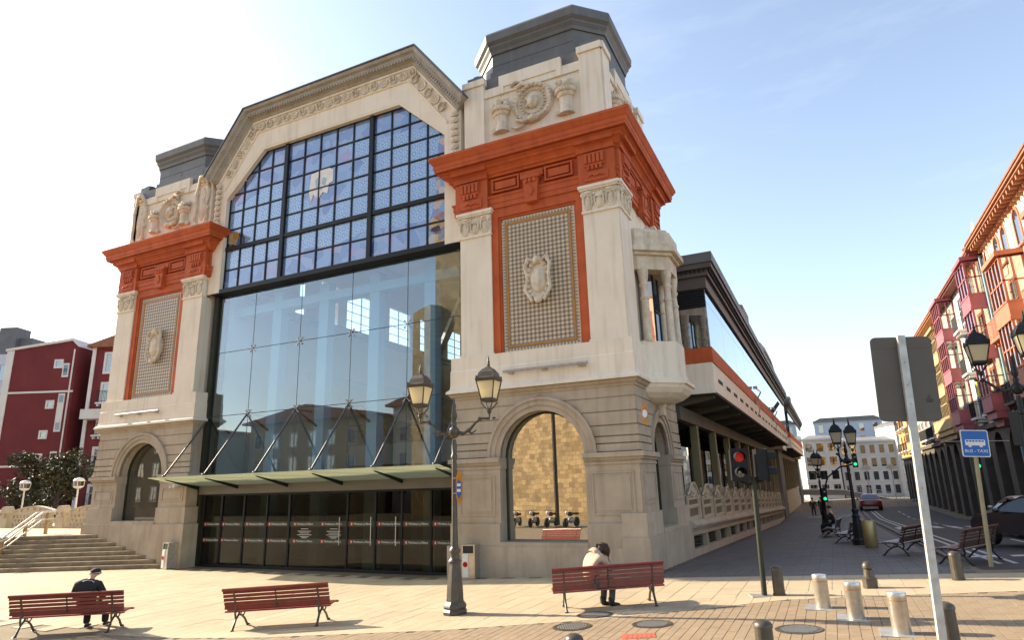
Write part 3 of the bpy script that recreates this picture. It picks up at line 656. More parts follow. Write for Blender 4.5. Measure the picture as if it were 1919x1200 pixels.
# profile: (offset outward in the gable plane, y)
gsweep('gable_cornice', [(-.42,.2),(-.42,.10),(-.34,.04),(-.30,.04),(-.26,-.06),(-.14,-.12),(-.06,-.12),(-.02,-.22),(.10,-.26),(.10,.9),(-.3,.9)], GREYST)
gsweep('gable_roof_edge', [(.102,-.30),(.16,-.30),(.18,-.2),(.18,1.2),(.102,1.2)], ZINC)
gsweep('frieze_fillet', [(-1.0,.2),(-1.0,.14),(-.96,.12),(-.94,.2)], CREAM)
gsweep('frieze_upper_fillet', [(-.5,.2),(-.5,.13),(-.43,.11),(-.43,.2)], CREAM)
def along(path, off, step):
    out = []
    for (p, q) in zip(path, path[1:]):
        d = Vector((q[0]-p[0], q[1]-p[1])); L_ = d.length; d.normalize(); nrm = Vector((d.y, -d.x)); n = max(1, int(L_/step))
        for k in range(n):
            c = Vector(p)+d*L_*(k+.5)/n+nrm*off; out.append((c.x, c.y, math.atan2(d.y, d.x)))
    return out
dn = MB()
for x, z, a in along(gp, -.23, .14):
    ca, sa = math.cos(a), math.sin(a); dn.T = lambda p, q, r, x=x, z=z, ca=ca, sa=sa: (x+p*ca-r*sa, q, z+p*sa+r*ca); dn.box(-.035, -.13, -.05, .035, .05, .04)
tag(part('dentil', dn, GREYST, G_), kind='stuff')
ro_me = MB(); ro_me.lathe([(.0,.0),(.06,-.03),(.1,.0),(.14,-.03),(.19,-.05),(.2,.0),(.2,.05)], (0,0,0), 14, 'y'); ro_me = ro_me.mesh('rosette', 40); ro_me.materials.append(ORNA)
pa = MB()
for s in (-1, 1):
    pa.tube([(s*.02,0,-.18),(s*.13,-.04,-.1),(s*.15,-.05,.06),(s*.06,-.05,.12),(s*.07,-.03,.02)], [.03,.04,.04,.03,.02], 6)
pa.ball((0,0,.1), .07, .06, .12); pa = pa.mesh('palmette', 60); pa.materials.append(ORNA)
inner = [(XC+6.0,15.3),(XC+4.35,17.95),(XC-4.35,17.95),(XC-6.0,15.3)]
for k, (x, z, a) in enumerate(along(gp, -.72, .44)):
    if z < 15.9: continue
    obj('rosette' if k % 2 == 0 else 'palmette', ro_me if k % 2 == 0 else pa, None, G_, (x, .17, z), (0, -(a-math.pi if False else a+math.pi), 0))
for s in (-1, 1):   # carved drops beside the gable
    c = XC+s*5.93; T = lambda u, w_, z, c=c: (c+u, .18-w_, z)
    l = MB(T)
    for k in range(7): l.ball((0, .06, 15.6-.26*k), .16, .09, .11, 8, 5); l.tube([(-.15,.05,15.55-.26*k),(0,.12,15.48-.26*k),(.15,.05,15.55-.26*k)], .03, 5)
    l.lathe([(.03,-.02),(.17,.02),(.17,.1),(.03,.13)], (-s*.05, .02, 13.78), 10, 'y'); l.lathe([(.02,-.02),(.1,.02),(.1,.1),(.03,.13)], (s*.2, .02, 13.72), 10, 'y')
    part('carved_drop', l, ORNA, G_, 60)
def stained():
    m = bpy.data.materials.new('stained_glass'); m.use_nodes = True; t = m.node_tree; N = t.nodes; L = t.links; N.remove(N['Principled BSDF'])
    g = N.new('ShaderNodeNewGeometry'); sx = N.new('ShaderNodeSeparateXYZ'); L.new(g.outputs['Position'], sx.inputs[0])
    def mth(op, a, b=None):
        n = N.new('ShaderNodeMath'); n.operation = op
        for i, q in enumerate((a, b)):
            if q is None: continue
            if isinstance(q, (int, float)): n.inputs[i].default_value = q
            else: L.new(q, n.inputs[i])
        return n.outputs[0]
    cell = .29
    fx = mth('SUBTRACT', mth('FRACT', mth('DIVIDE', sx.outputs['X'], cell)), .5); fz = mth('SUBTRACT', mth('FRACT', mth('DIVIDE', sx.outputs['Z'], cell)), .5)
    rr = mth('SQRT', mth('ADD', mth('MULTIPLY', fx, fx), mth('MULTIPLY', fz, fz)))
    ringm = mth('LESS_THAN', mth('ABSOLUTE', mth('SUBTRACT', rr, .27)), .10)
    line = mth('GREATER_THAN', mth('MAXIMUM', mth('ABSOLUTE', fx), mth('ABSOLUTE', fz)), .455)
    vo = N.new('ShaderNodeTexVoronoi'); vo.inputs['Scale'].default_value = 2.3; L.new(g.outputs['Position'], vo.inputs['Vector'])
    nz = N.new('ShaderNodeTexNoise'); nz.inputs['Scale'].default_value = .38; nz.inputs['Detail'].default_value = 3; L.new(g.outputs['Position'], nz.inputs['Vector'])
    cr = N.new('ShaderNodeValToRGB'); cr.color_ramp.elements[0].color = (.05,.11,.34,1); cr.color_ramp.elements[1].color = (.30,.22,.42,1)
    for p, c in ((.35,(.11,.22,.48,1)),(.55,(.18,.32,.58,1)),(.75,(.24,.32,.56,1))): e = cr.color_ramp.elements.new(p); e.color = c
    sp_ = N.new('ShaderNodeSeparateColor'); L.new(vo.outputs['Color'], sp_.inputs[0]); L.new(sp_.outputs[0], cr.inputs[0])
    patt = N.new('ShaderNodeMix'); patt.data_type = 'RGBA'; patt.inputs[6].default_value = (.31,.49,.72,1); patt.inputs[7].default_value = (.12,.27,.54,1); L.new(ringm, patt.inputs[0])
    p2 = N.new('ShaderNodeMix'); p2.data_type = 'RGBA'; L.new(line, p2.inputs[0]); L.new(patt.outputs[2], p2.inputs[6]); p2.inputs[7].default_value = (.16,.24,.44,1)
    # central band carries the geometric field, the border the loose coloured pieces
    z_ = mth('ADD', sx.outputs['Z'], mth('MULTIPLY', mth('SUBTRACT', nz.outputs['Fac'], .5), 1.2)); band = mth('MULTIPLY', mth('GREATER_THAN', z_, 11.9), mth('LESS_THAN', mth('ADD', z_, mth('MULTIPLY', mth('ABSOLUTE', mth('ADD', sx.outputs['X'], 10.2)), .22)), 16.1))
    cen = mth('ADD', mth('ABSOLUTE', mth('ADD', sx.outputs['X'], 11.9)), mth('ABSOLUTE', mth('SUBTRACT', sx.outputs['Z'], 14.9))); band = mth('MULTIPLY', band, mth('GREATER_THAN', cen, 1.9))
    c1 = N.new('ShaderNodeMix'); c1.data_type = 'RGBA'; L.new(band, c1.inputs[0]); L.new(cr.outputs[0], c1.inputs[6]); L.new(p2.outputs[2], c1.inputs[7])
    # bright multicoloured figures at the two ends
    v2 = N.new('ShaderNodeTexVoronoi'); v2.inputs['Scale'].default_value = 3.2; L.new(g.outputs['Position'], v2.inputs['Vector']); s2 = N.new('ShaderNodeSeparateColor'); L.new(v2.outputs['Color'], s2.inputs[0])
    c2 = N.new('ShaderNodeValToRGB'); c2.color_ramp.interpolation = 'CONSTANT'; cols = [(.02,.02,.10,1),(.55,.30,.06,1),(.04,.10,.38,1),(.50,.42,.24,1),(.25,.03,.04,1),(.06,.22,.45,1),(.10,.06,.05,1),(.62,.50,.30,1)]
    c2.color_ramp.elements[0].color = cols[0]; c2.color_ramp.elements[1].color = cols[-1]; c2.color_ramp.elements[1].position = .9
    for k, c in enumerate(cols[1:-1]): e = c2.color_ramp.elements.new(.13*(k+1)); e.color = c
    L.new(s2.outputs[1], c2.inputs[0])
    xe = mth('ADD', sx.outputs['X'], mth('MULTIPLY', mth('SUBTRACT', nz.outputs['Fac'], .5), 2.6))
    end = mth('MAXIMUM', mth('MULTIPLY', mth('GREATER_THAN', xe, -6.95), mth('LESS_THAN', sx.outputs['Z'], 15.6)), mth('MULTIPLY', mth('LESS_THAN', xe, -16.2), mth('LESS_THAN', mth('ABSOLUTE', mth('SUBTRACT', sx.outputs['Z'], 12.95)), .42)))
    c3 = N.new('ShaderNodeMix'); c3.data_type = 'RGBA'; L.new(end, c3.inputs[0]); L.new(c1.outputs[2], c3.inputs[6]); L.new(c2.outputs[0], c3.inputs[7])
    bs = N.new('ShaderNodeBsdfPrincipled'); bs.inputs['Roughness'].default_value = .25; L.new(c3.outputs[2], bs.inputs['Base Color'])
    tl = N.new('ShaderNodeBsdfTranslucent'); L.new(c3.outputs[2], tl.inputs[0]); m1 = N.new('ShaderNodeMixShader'); m1.inputs[0].default_value = .25; L.new(bs.outputs[0], m1.inputs[1]); L.new(tl.outputs[0], m1.inputs[2])
    gl = N.new('ShaderNodeBsdfGlossy'); gl.inputs['Roughness'].default_value = .02; gl.inputs[0].default_value = (.9,.94,1,1); m2 = N.new('ShaderNodeMixShader'); m2.inputs[0].default_value = .16; L.new(m1.outputs[0], m2.inputs[1]); L.new(gl.outputs[0], m2.inputs[2]); L.new(m2.outputs[0], N['Material Output'].inputs[0])
    return m
STG = stained()
fr = MB(); YW = .42
inn = [(XC+5.43,10.86),(XC+5.43,14.95),(XC+3.48,16.74),(XC-3.48,16.74),(XC-5.43,14.95),(XC-5.43,10.86)]
fr.ring(win, inn, YW-.06, YW+.1, False); SW = part('stained_window', fr, DARK)
xm1, xm2 = XC-2.28, XC+2.10
def topz(x): return min(16.74, 14.95+(5.43-abs(x-XC))*(16.74-14.95)/(5.43-3.48))
for x in (xm1, xm2): b = MB(); b.box(x-.09, YW-.13, 10.8, x+.09, YW+.1, topz(x)+.05); part('main_mullion', b, DARK, SW)
b = MB(); b.box(XC-5.5, YW-.10, 12.56, XC+5.5, YW+.09, 12.72); part('transom', b, DARK, SW)
b = MB(); b.box(XC-6.0, YW-.22, 10.66, XC+6.0, YW+.3, 10.84); part('sill_beam', b, DARK, SW)
mu = MB(); cols = []
for x0_, x1_, n in ((XC-5.43, xm1-.09, 4), (xm1+.09, xm2-.09, 5), (xm2+.09, XC+5.43, 4)):
    e = [x0_+(x1_-x0_)*k/n for k in range(n+1)]; cols += list(zip(e, e[1:]))
    for x in e[1:-1]: mu.box(x-.028, YW-.05, 10.84, x+.028, YW+.05, topz(x))
rows = [10.84+.86*k for k in range(3)]; rows = list(zip(rows, rows[1:])); e = [12.72+(16.74-12.72)*k/5 for k in range(6)]; rows += list(zip(e, e[1:]))
for z0_, z1_ in rows:
    if z0_ in (10.84, 12.72): continue
    hw = 5.43 if z0_ < 14.95 else 5.43-(z0_-14.95)*(5.43-3.48)/(16.74-14.95)
    mu.box(XC-hw, YW-.045, z0_-.028, XC+hw, YW+.045, z0_+.028)
part('muntin_grid', mu, DARK, SW)
for x0_, x1_ in cols:
    for z0_, z1_ in rows:
        pl_ = [(x0_,z0_),(x1_,z0_),(x1_,z1_),(x0_,z1_)]; sl_ = (16.74-14.95)/(5.43-3.48)
        pl_ = clip(pl_, sl_, 1, 14.95+sl_*(XC+5.43)); pl_ = clip(pl_, -sl_, 1, 14.95+sl_*(5.43-XC))
        if len(pl_) < 3: continue
        g = MB(); g.prism(pl_, YW-.008+random.uniform(-.002,.002), YW+.006); part('stained_pane', g, STG, SW)
# pale emblem in the middle of the window
b = MB(); ex, ez = XC-.42, 14.42
b.prism([(ex-.52,ez+.62),(ex+.36,ez+.72),(ex+.62,ez+.55),(ex+.62,ez+.05),(ex+.42,ez-.0),(ex+.36,ez-.42),(ex+.12,ez-.3),(ex-.1,ez-.55),(ex-.38,ez-.3),(ex-.46,ez-.6),(ex-.6,ez-.2)], YW-.03, YW-.012)
EMB = part('pale_emblem', b, WHITE, SW)
for pts_ in ([(ex-.3,ez+.3),(ex-.1,ez+.42),(ex-.02,ez+.1),(ex-.22,ez-.1)],[(ex+.1,ez+.35),(ex+.3,ez+.25),(ex+.22,ez-.05),(ex+.05,ez+.05)],[(ex-.1,ez-.1),(ex+.12,ez-.05),(ex+.05,ez-.22)]):
    b = MB(); b.prism(pts_, YW-.036, YW-.031); part('emblem_mark', b, BLUEP, SW)
# curtain wall
YG = .55; gx = [-17.6,-15.38,-12.92,-10.45,-7.98,-5.8]; gz = [3.2,5.62,8.2,10.66]
b = MB(); b.box(-17.68, .45, 0, -17.45, .95, 10.7); CW = part('curtain_wall_jamb', b, GREEN_D)
for xx_ in (-17.45, -5.9): b = MB(); b.box(xx_,.6,0,xx_+.15,.9,10.66); part('edge_column', b, GREEN_D, CW)
for x0_, x1_ in zip(gx, gx[1:]):
    for z0_, z1_ in zip(gz, gz[1:]):
        g = MB(); g.box(x0_+.012, YG, z0_+.012, x1_-.012, YG+.012, z1_-.012); part('glass_pane', g, GLASS, CW)
b = MB()
for x in gx[1:-1]: b.box(x-.011, YG+.001, 3.2, x+.011, YG+.011, 10.66)
for z in gz[1:-1]: b.box(gx[0], YG+.0015, z-.011, gx[-1], YG+.0105, z+.011)
part('glazing_joint', b, BLACK, CW)
for x in gx[1:-1]:
    for z in gz[1:-1]:
        b = MB()
        for s in (-1, 1):
            b.bar((x-.13,YG-.02,z+s*.13),(x+.13,YG-.02,z-s*.13),.02,.02); 
            for q in (-1, 1): b.lathe([(.028,-.03),(.028,.03)], (x+s*.12, YG, z+q*.12), 8, 'y')
        b.tube([(x,YG-.03,z),(x,YG+.5,z)], .03, 6); part('spider_clamp', b, STEEL, CW)
for x in gx[1:-1]:
    b = MB(); b.box(x+.20, 1.3, 0, x+.66, 1.7, 10.66); part('blue_column', b, BLUEP, CW)
b = MB(); b.box(gx[0], 1.25, 9.9, gx[-1], 1.75, 10.25); part('blue_beam', b, BLUEP, CW)
# lintel, doors
b = MB(); b.box(-17.45, .35, 2.62, -5.8, .8, 3.19); part('door_lintel', b, mat('lintel_metal', (.15,.14,.12), (.125,.115,.10), 1, .5, 0), CW)
dx = [-17.3,-16.37,-15.18,-14.03,-12.96,-10.33,-9.16,-8.1,-6.98,-5.85]
for k, (x0_, x1_) in enumerate(zip(dx, dx[1:])):
    b = MB()
    t_ = .06 if k in (1, 4) else .035
    b.box(x0_, YG-.03, .0, x0_+t_, YG+.06, 2.62); b.box(x1_-.03, YG-.03, .0, x1_, YG+.06, 2.62); b.box(x0_+t_, YG-.03, 0, x1_-.03, YG+.06, .09); b.box(x0_+t_, YG-.03, 2.55, x1_-.03, YG+.06, 2.62)
    D0 = part('door', b, DARK)
    g = MB(); g.box(x0_+t_, YG, .09, x1_-.03, YG+.01, 2.55); part('pane', g, DOORG, D0)
    g = MB()
    for z in (1.52, .95): g.box(x0_+t_, YG-.007, z-.085, x1_-.03, YG-.003, z+.085)
    part('manifestation_band', g, mat('door_band', (.035,.04,.025), None, 1, .5, 0) if k == 0 else bpy.data.materials['door_band'], D0)
dt = text_mesh('Merkatua La Ribera', .112, .001, 'LEFT')
dt.materials.append(WHITE)
sq = MB(); sq.box(-.05,-.002,-.05,.05,.0,.05); sq = sq.mesh('logo_square'); sq.materials.append(mat('logo_red', (.62,.05,.03), None, 1, .5, 0))
sq2 = MB(); sq2.prism([(-.012,-.03),(.022,-.03),(.022,.03),(-.012,.03)], -.004, -.0025); sq2 = sq2.mesh('logo_mark'); sq2.materials.append(WHITE)
doors = [c for c in MH.children if c.name.startswith('door') and not c.name.startswith('door_')]
tx = [(-17.24, 0), (-16.27, 1), (-15.05, 2), (-13.93, 3), (-12.72, 4), (-11.46, 4), (-10.2, 5), (-9.05, 6), (-7.98, 7), (-6.88, 8)]
for x, k in tx:
    for z in (1.52, .95):
        sc_ = .82 if k < 2 or k > 3 else .86
        obj('logo_square', sq, None, doors[k], (x+.06, YG-.008, z)); obj('logo_mark', sq2, None, doors[k], (x+.06, YG-.008, z))
        o = obj('lettering', dt, None, doors[k], (x+.15, YG-.009, z), (rad(90), 0, 0)); o.scale = (.78 if k == 0 else .84, .9, 1)
for x in (-12.2, -10.9):   # opening hours in small print (unreadable in the photo): bars of print
    b = MB()
    for j, (z, w0) in enumerate(((1.36,.16),(1.28,.3),(1.22,.22),(1.16,.32),(1.1,.2),(1.06,.12))): b.box(x-w0, YG-.009, z-.008, x+w0, YG-.007, z+.008)
    part('small_print', b, WHITE, doors[4])
for x in (-10.62, -8.3, -9.3):
    b = MB(); b.tube([(x, YG-.06, .85), (x, YG-.06, 1.75)], .014, 6); b.bar((x,YG-.06,.9),(x,YG,.9),.015,.015); b.bar((x,YG-.06,1.7),(x,YG,1.7),.015,.015); part('door_handle', b, STEEL, doors[4 if x < -10 else 6])
# canopy: glass sheets on ribs hung from rods
b = MB(); b.box(-17.9, .30, 2.955, -5.6, .345, 3.05); CN = part('canopy', b, STEELD)
cx = [-18.0,-15.4,-12.93,-10.45,-7.98,-5.45]
for x0_, x1_ in zip(cx, cx[1:]):
    b = MB(); b.prism([(-1.45,3.26),(.36,2.93),(.36,2.95),(-1.45,3.28)], x0_+.01, x1_-.01, lambda a, q, c: (c, a, q)); part('canopy_pane', b, CANG, CN)
for x in (-17.5,-15.4,-12.93,-10.45,-7.98,-5.75):
    b = MB(); b.prism([(-1.10,3.17),(.35,2.80),(.35,2.928),(-1.10,3.192)], x-.03, x+.03, lambda a, q, c: (c, a, q)); part('canopy_rib', b, DARK, CN)
    b = MB(); b.tube([(x,-1.2,3.27),(x,.54,5.60)], .034, 8); b.ball((x,-1.2,3.30),.06); b.ball((x,.58,5.58),.07); part('canopy_rod', b, RODM, CN, 60)
    b = MB(); b.bar((x,.6,5.58),(x+.35,1.3,5.0),.07,.07); b.bar((x,.6,5.58),(x,1.4,5.58),.06,.06); part('rod_bracket', b, DARK, CN)
b = MB(); b.box(-18.3,-.18,2.92,-18.18,-.02,3.04); b.tube([(-18.24,-.15,3.0),(-18.24,-.35,2.94)], .04, 8); b.tube([(-18.05,-.1,3.0),(-18.05,-.32,2.96)], .04, 8); part('security_camera', b, WHITE, MH)
# interior hall seen through the glass: long room, its left wall pierced by high windows
b = MB(); b.box(-17.4,.95,-.06,-5.9,40,-.005); part('hall_floor', b, INT_F)
b = MB(); xl = -17.6
wn = [(6.45,7.75),(8.45,11.1),(12.2,14.3),(15.4,17.6),(18.7,20.9)]
b.box(xl,.95,0,xl+.2,40,10.95); b.box(xl,.95,13.0,xl+.2,40,15.2); e0 = 5.5
for a, q in wn: b.box(xl,e0,10.95,xl+.2,a,13.0); e0 = q
b.box(xl,e0,10.95,xl+.2,40,13.0); part('hall_left_wall', b, INT_W)
b = MB(); b.box(-5.95,.95,0,-5.75,40,15.2); part('hall_right_wall', b, INT_W)
b = MB(); b.box(-17.4,39.8,0,-5.95,40,15.2); part('hall_back_wall', b, INT_W)
b = MB(); b.box(-17.6,.95,15.2,-5.75,40,15.5); part('hall_ceiling', b, INT_W)
b = MB(); b.prism([(XC+5.9,15.5),(XC+4.3,18.2),(XC-4.3,18.2),(XC-5.9,15.5)], .95, 40); part('hall_roof', b, ZINC)
for a, q in wn:
    b = MB()
    for z in (11.45, 11.95, 12.45): b.box(xl+.05, a, z-.018, xl+.09, q, z+.018)
    b.box(xl+.05,(a+q)/2-.03,10.95,xl+.1,(a+q)/2+.03,13.0); part('hall_window_bar', b, BLUEP)
b = MB(); b.tube([(xl+.4,2,10.78),(xl+.4,30,10.78)], .1, 8); b.box(xl+.2,2,10.5,xl+.32,30,10.66); part('hall_duct', b, BLUEP)
b = MB(); b.box(xl+.2,5.6,7.8,xl+.3,30,8.2); part('hall_wall_band', b, BLUEP)
b = MB(); b.box(-17.3,9.0,4.2,-5.96,30,4.6); b.box(-17.3,8.9,3.8,-5.96,9.0,4.8); part('hall_mezzanine', b, INT_W)
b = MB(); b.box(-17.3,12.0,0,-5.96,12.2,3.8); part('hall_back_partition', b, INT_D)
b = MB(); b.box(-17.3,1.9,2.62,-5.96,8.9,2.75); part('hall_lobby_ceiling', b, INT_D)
b = MB()
for k in range(13): b.tube([(-17.2+.93*k,8.85,4.8),(-17.2+.93*k,8.85,5.8)], .02, 5)
for z in (5.2, 5.5, 5.8): b.tube([(-17.3,8.85,z),(-6,8.85,z)], .018, 5)
part('hall_railing', b, STEEL)
for (x, y) in ((-15.2,3.4),(-12.2,3.0),(-9.6,3.6),(-7.2,2.8)):
    b = MB(); b.box(x-.25,y,0,x+.25,y+.45,2.61); part('hall_pillar', b, mat('ochre_pillar', (.34,.26,.12), (.3,.22,.1), 1, .7, 0) if x == -15.2 else bpy.data.materials['ochre_pillar'])
b = MB(); b.bar((-16,14,8.6),(-9.5,9.5,14.6),.35,.3); b.bar((-17,20,8.6),(-12.5,17,14.6),.35,.3); part('roof_brace', b, INT_W)
b = MB(); b.box(-17.35,.97,10.66,-5.97,1.05,15.19); part('gable_inner_screen', b, mat('screen_blue', (.16,.22,.34), (.13,.18,.3), .6, .8, 0))

# ---- long wing over the walkway
SOFF = mat('soffit_brown', (.13,.11,.085), (.10,.085,.065), 1, .8, .1)
def wing(y0, y1, P=MH, n=12, gl=WINGG):
    L_ = y1-y0; X1 = 1.35
    b = MB(); b.box(-2.0, y0, 5.68, X1-.002, y1, 6.70); W0 = part('wing_fascia', b, CREAM, P)
    b = MB(); b.box(-2.0, y0-.02, 5.60, X1+.06, y1, 5.675); part('fascia_lip', b, CREAM, W0)
    for k in range(int(L_/2.2)):
        b = MB(); y = y0+1.0+2.2*k; b.box(X1-.001, y, 6.08, X1+.012, y+1.1, 6.22); part('fascia_slot', b, INT_D, W0)
    b = MB(); b.box(-2.0, y0-.015, 6.702, X1+.035, y1, 7.26); part('red_band', b, RED, W0)
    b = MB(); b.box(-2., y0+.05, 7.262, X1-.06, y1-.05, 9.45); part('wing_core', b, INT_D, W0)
    st = L_/n
    for k in range(n):
        g = MB(); a = y0+.02+st*k; e = a+st-.02
        for z0_, z1_ in ((7.27, 8.95), (8.965, 9.44)): g.box(X1-.03, a, z0_, X1, e, z1_)
        part('wing_pane', g, gl, W0)
    g = MB(); g.box(.15, y0, 7.27, X1-.03, y0+.03, 8.75); part('end_pane', g, gl, W0)
    b = MB()
    for k in range(7): b.box(-.5, y0-.03, 8.78+.1*k, X1-.02, y0+.05, 8.84+.1*k)
    part('end_louvre', b, DARK, W0)
    b = MB(); b.box(-2., y0-.08, 9.46, X1+.08, y1, 9.9); b.box(-2., y0-.2, 9.9, X1+.2, y1, 10.15); b.box(-2., y0-.34, 10.15, X1+.36, y1, 10.35); part('wing_eaves', b, mat('eaves_brown', (.10,.075,.06), (.075,.058,.048), 1, .6, 0) if 'eaves_brown' not in bpy.data.materials else bpy.data.materials['eaves_brown'], W0)
    b = MB(); b.box(-2., y0-.4, 10.352, X1+.42, y1, 10.72); part('wing_gutter', b, ZINC, W0)
    d = MB()
    for k in range(int(L_/.16)): d.box(X1+.2, y0-.15+.16*k, 10.04, X1+.27, y0-.07+.16*k, 10.14)
    for k in range(9): d.box(.1+.16*k, y0-.27, 10.04, .18+.16*k, y0-.2, 10.14)
    tag(part('eaves_dentil', d, DARK, W0), kind='stuff')
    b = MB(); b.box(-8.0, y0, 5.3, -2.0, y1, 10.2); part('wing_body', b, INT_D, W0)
    for k in range(int(L_/3.6)):
        b = MB(); y = y0+.6+3.6*k; b.prism([(-1.6,5.0),(-1.6,5.6),(1.2,5.6),(1.2,5.48)], y, y+.3, lambda a, q, c: (a, c, q)); part('soffit_beam', b, SOFF, W0)
    b = MB(); b.box(-1.99, y0+.01, 5.585, X1-.05, y1, 5.598); part('soffit', b, SOFF, W0)
    b = MB(); b.box(-.25, y0, 4.75, .05, y1, 5.25); part('colonnade_beam', b, SOFF, W0)
    for k in range(int(L_/4.6)+1):
        b = MB(); y = y0+3.2+4.6*k
        if y > y1-.5: continue
        b.box(-.25, y, .4+ground(0,y)-.4, .02, y+.42, 4.75); part('colonnade_post', b, mat('olive_post', (.20,.165,.085), (.16,.13,.065), 1.5, .7, .1) if 'olive_post' not in bpy.data.materials else bpy.data.materials['olive_post'], W0)
    for k in range(int(L_/2.3)):
        g = MB(); y = y0+2.3*k; g.box(-1.95, y+.02, 1.2, -1.9, y+2.26, 5.2); part('colonnade_pane', g, ARCHG if False else COLG, W0)
    b = MB()
    for k in range(int(L_/2.3)+1): b.box(-1.97, y0+2.3*k-.03, .3, -1.85, y0+2.3*k+.03, 5.3)
    part('colonnade_mullion', b, DARK, W0)
    return W0
COLG = mirror_pane('colonnade_glass', (.01,.011,.012), .40, wob=.06)
wing(6.0, 51.6)
wing(57.6, 92.0, n=9)
# floodlight arms on the band
for y in (20.5, 33.0, 47.):
    b = MB(); b.tube([(1.36,y,6.6),(1.75,y,7.25),(1.5,y,7.5)], .04, 6); b.tube([(1.42,y,6.9),(1.6,y,6.3),(1.45,y,5.9)], .03, 6); b.box(1.38,y-.05,7.45,1.6,y+.05,7.6); part('floodlight_bracket', b, STEELD)
b = MB(); b.prism([(1.36,7.3),(1.9,8.0),(1.86,8.05),(1.33,7.42)], 33.3, 35.0, lambda a, q, c: (a, c, q)); part('open_vent_window', b, DARK)
# balustrade and vented base wall, both following the slope of the walkway
bw = MB(); 
def slope(y): return -.031*(y-5.6)+.20
def SL(a, c, e): return (a, c, e+slope(c))
bw.T = SL
ya, yb = 5.45, 51.6
def runbox(b, x0_, z0_, x1_, z1_, y0_, y1_, n=1): b.box(x0_, y0_, z0_, x1_, y1_, z1_)
runbox(bw, -.3, -1.0, .16, .14, ya, yb); runbox(bw, -.3, .60, .16, .78, ya, yb)
BW = part('vent_wall', bw, STONE)
b = MB(SL); b.box(-.3, ya, .78, .22, yb, .86); b.prism([(-.3,.86),(.30,.86),(.33,.94),(.30,1.02),(.2,1.1),(-.3,1.12)], ya, yb, lambda a, q, c: (a, c, q)); part('vent_wall_coping', b, STONE, BW)
n = 15; st = (yb-ya)/n
for k in range(n+1):
    b = MB(SL); y = ya+st*k; b.box(-.3, y-.09, .14, .15, y+.09, .60); part('vent_post', b, STONE, BW)
    if k < n:
        b = MB(SL)
        for j in range(5): b.box(-.12, y+.06, .16+.09*j, -.02, y+st-.06, .20+.09*j)
        part('vent_grille', b, GREEN_D, BW)
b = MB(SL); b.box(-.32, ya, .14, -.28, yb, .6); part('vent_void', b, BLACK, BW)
bp_ = MB()
hw = .47
out = [(-hw,0),(hw,0),(hw,.86),(hw-.06,.92),(.30,1.0)]+[(.30*math.cos(a), 1.0+.30*math.sin(a)) for a in [math.pi*k/10 for k in range(1, 10)]]+[(-.30,1.0),(-hw+.06,.92),(-hw,.86)]
bp_.prism(out, 0, .12, lambda a, q, c: (c, a, q))
bpm = bp_.mesh('balustrade_panel'); bpm.materials.append(BALC)
dv = MB()
for z0_, z1_, s in ((.0,.10,.49),(.44,.50,.44),(.72,.79,.49)): dv.box(.12, -s, z0_, .17, s, z1_)
for s in (-1, 1): dv.box(.12, s*.44-.05, .1, .165, s*.44+.05, .86)
for k in range(6): dv.box(.12, -.33+.12*k, .80, .155, -.27+.12*k, .97)
dv.lathe([(.26,.0),(.26,.05),(.20,.06),(.19,.02),(.13,.02),(.12,.06),(.06,.07),(.0,.05)], (.12, .0, 1.05), 18, 'x'); dv.tube([(.15,-.40,.90),(.17,-.28,1.08),(.17,-.1,1.3),(.17,.1,1.31),(.17,.28,1.08),(.15,.40,.90)], .045, 6)
dvm = dv.mesh('panel_carving', 40); dvm.materials.append(BALC)
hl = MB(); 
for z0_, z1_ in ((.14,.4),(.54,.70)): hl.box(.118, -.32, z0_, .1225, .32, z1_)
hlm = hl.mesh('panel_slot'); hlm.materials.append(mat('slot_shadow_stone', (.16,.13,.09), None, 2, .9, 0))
n = 16; st = (yb-ya-.3)/n
for k in range(n):
    y = ya+1.45+st*k
    for nm_, me_ in (('balustrade_panel', bpm), ('panel_carving', dvm), ('panel_slot', hlm)):
        o = obj(nm_, me_, None, BW, (-.08, y, slope(y)+1.10)); o.scale = (1, 2.55, .97)
    if k:
        b = MB(); b.box(-.04, -.26, 0, .02, .26, .62); b.lathe([(.02,-.02),(.07,.02),(.07,.1),(.02,.12)], (.0,0,.62), 8, 'x'); b.build('panel_link', BALC, BW, (-.08, y-st/2, slope(y)+1.10))
# second wing's plain parapet
b = MB(); b.box(-.3, 57.6, -1.9, .15, 92, -.1); b.box(-.3, 57.6, -.1, .05, 92, 1.0); b.box(-.3,57.6,1.0,.1,92,1.12); part('far_parapet', b, STONE)
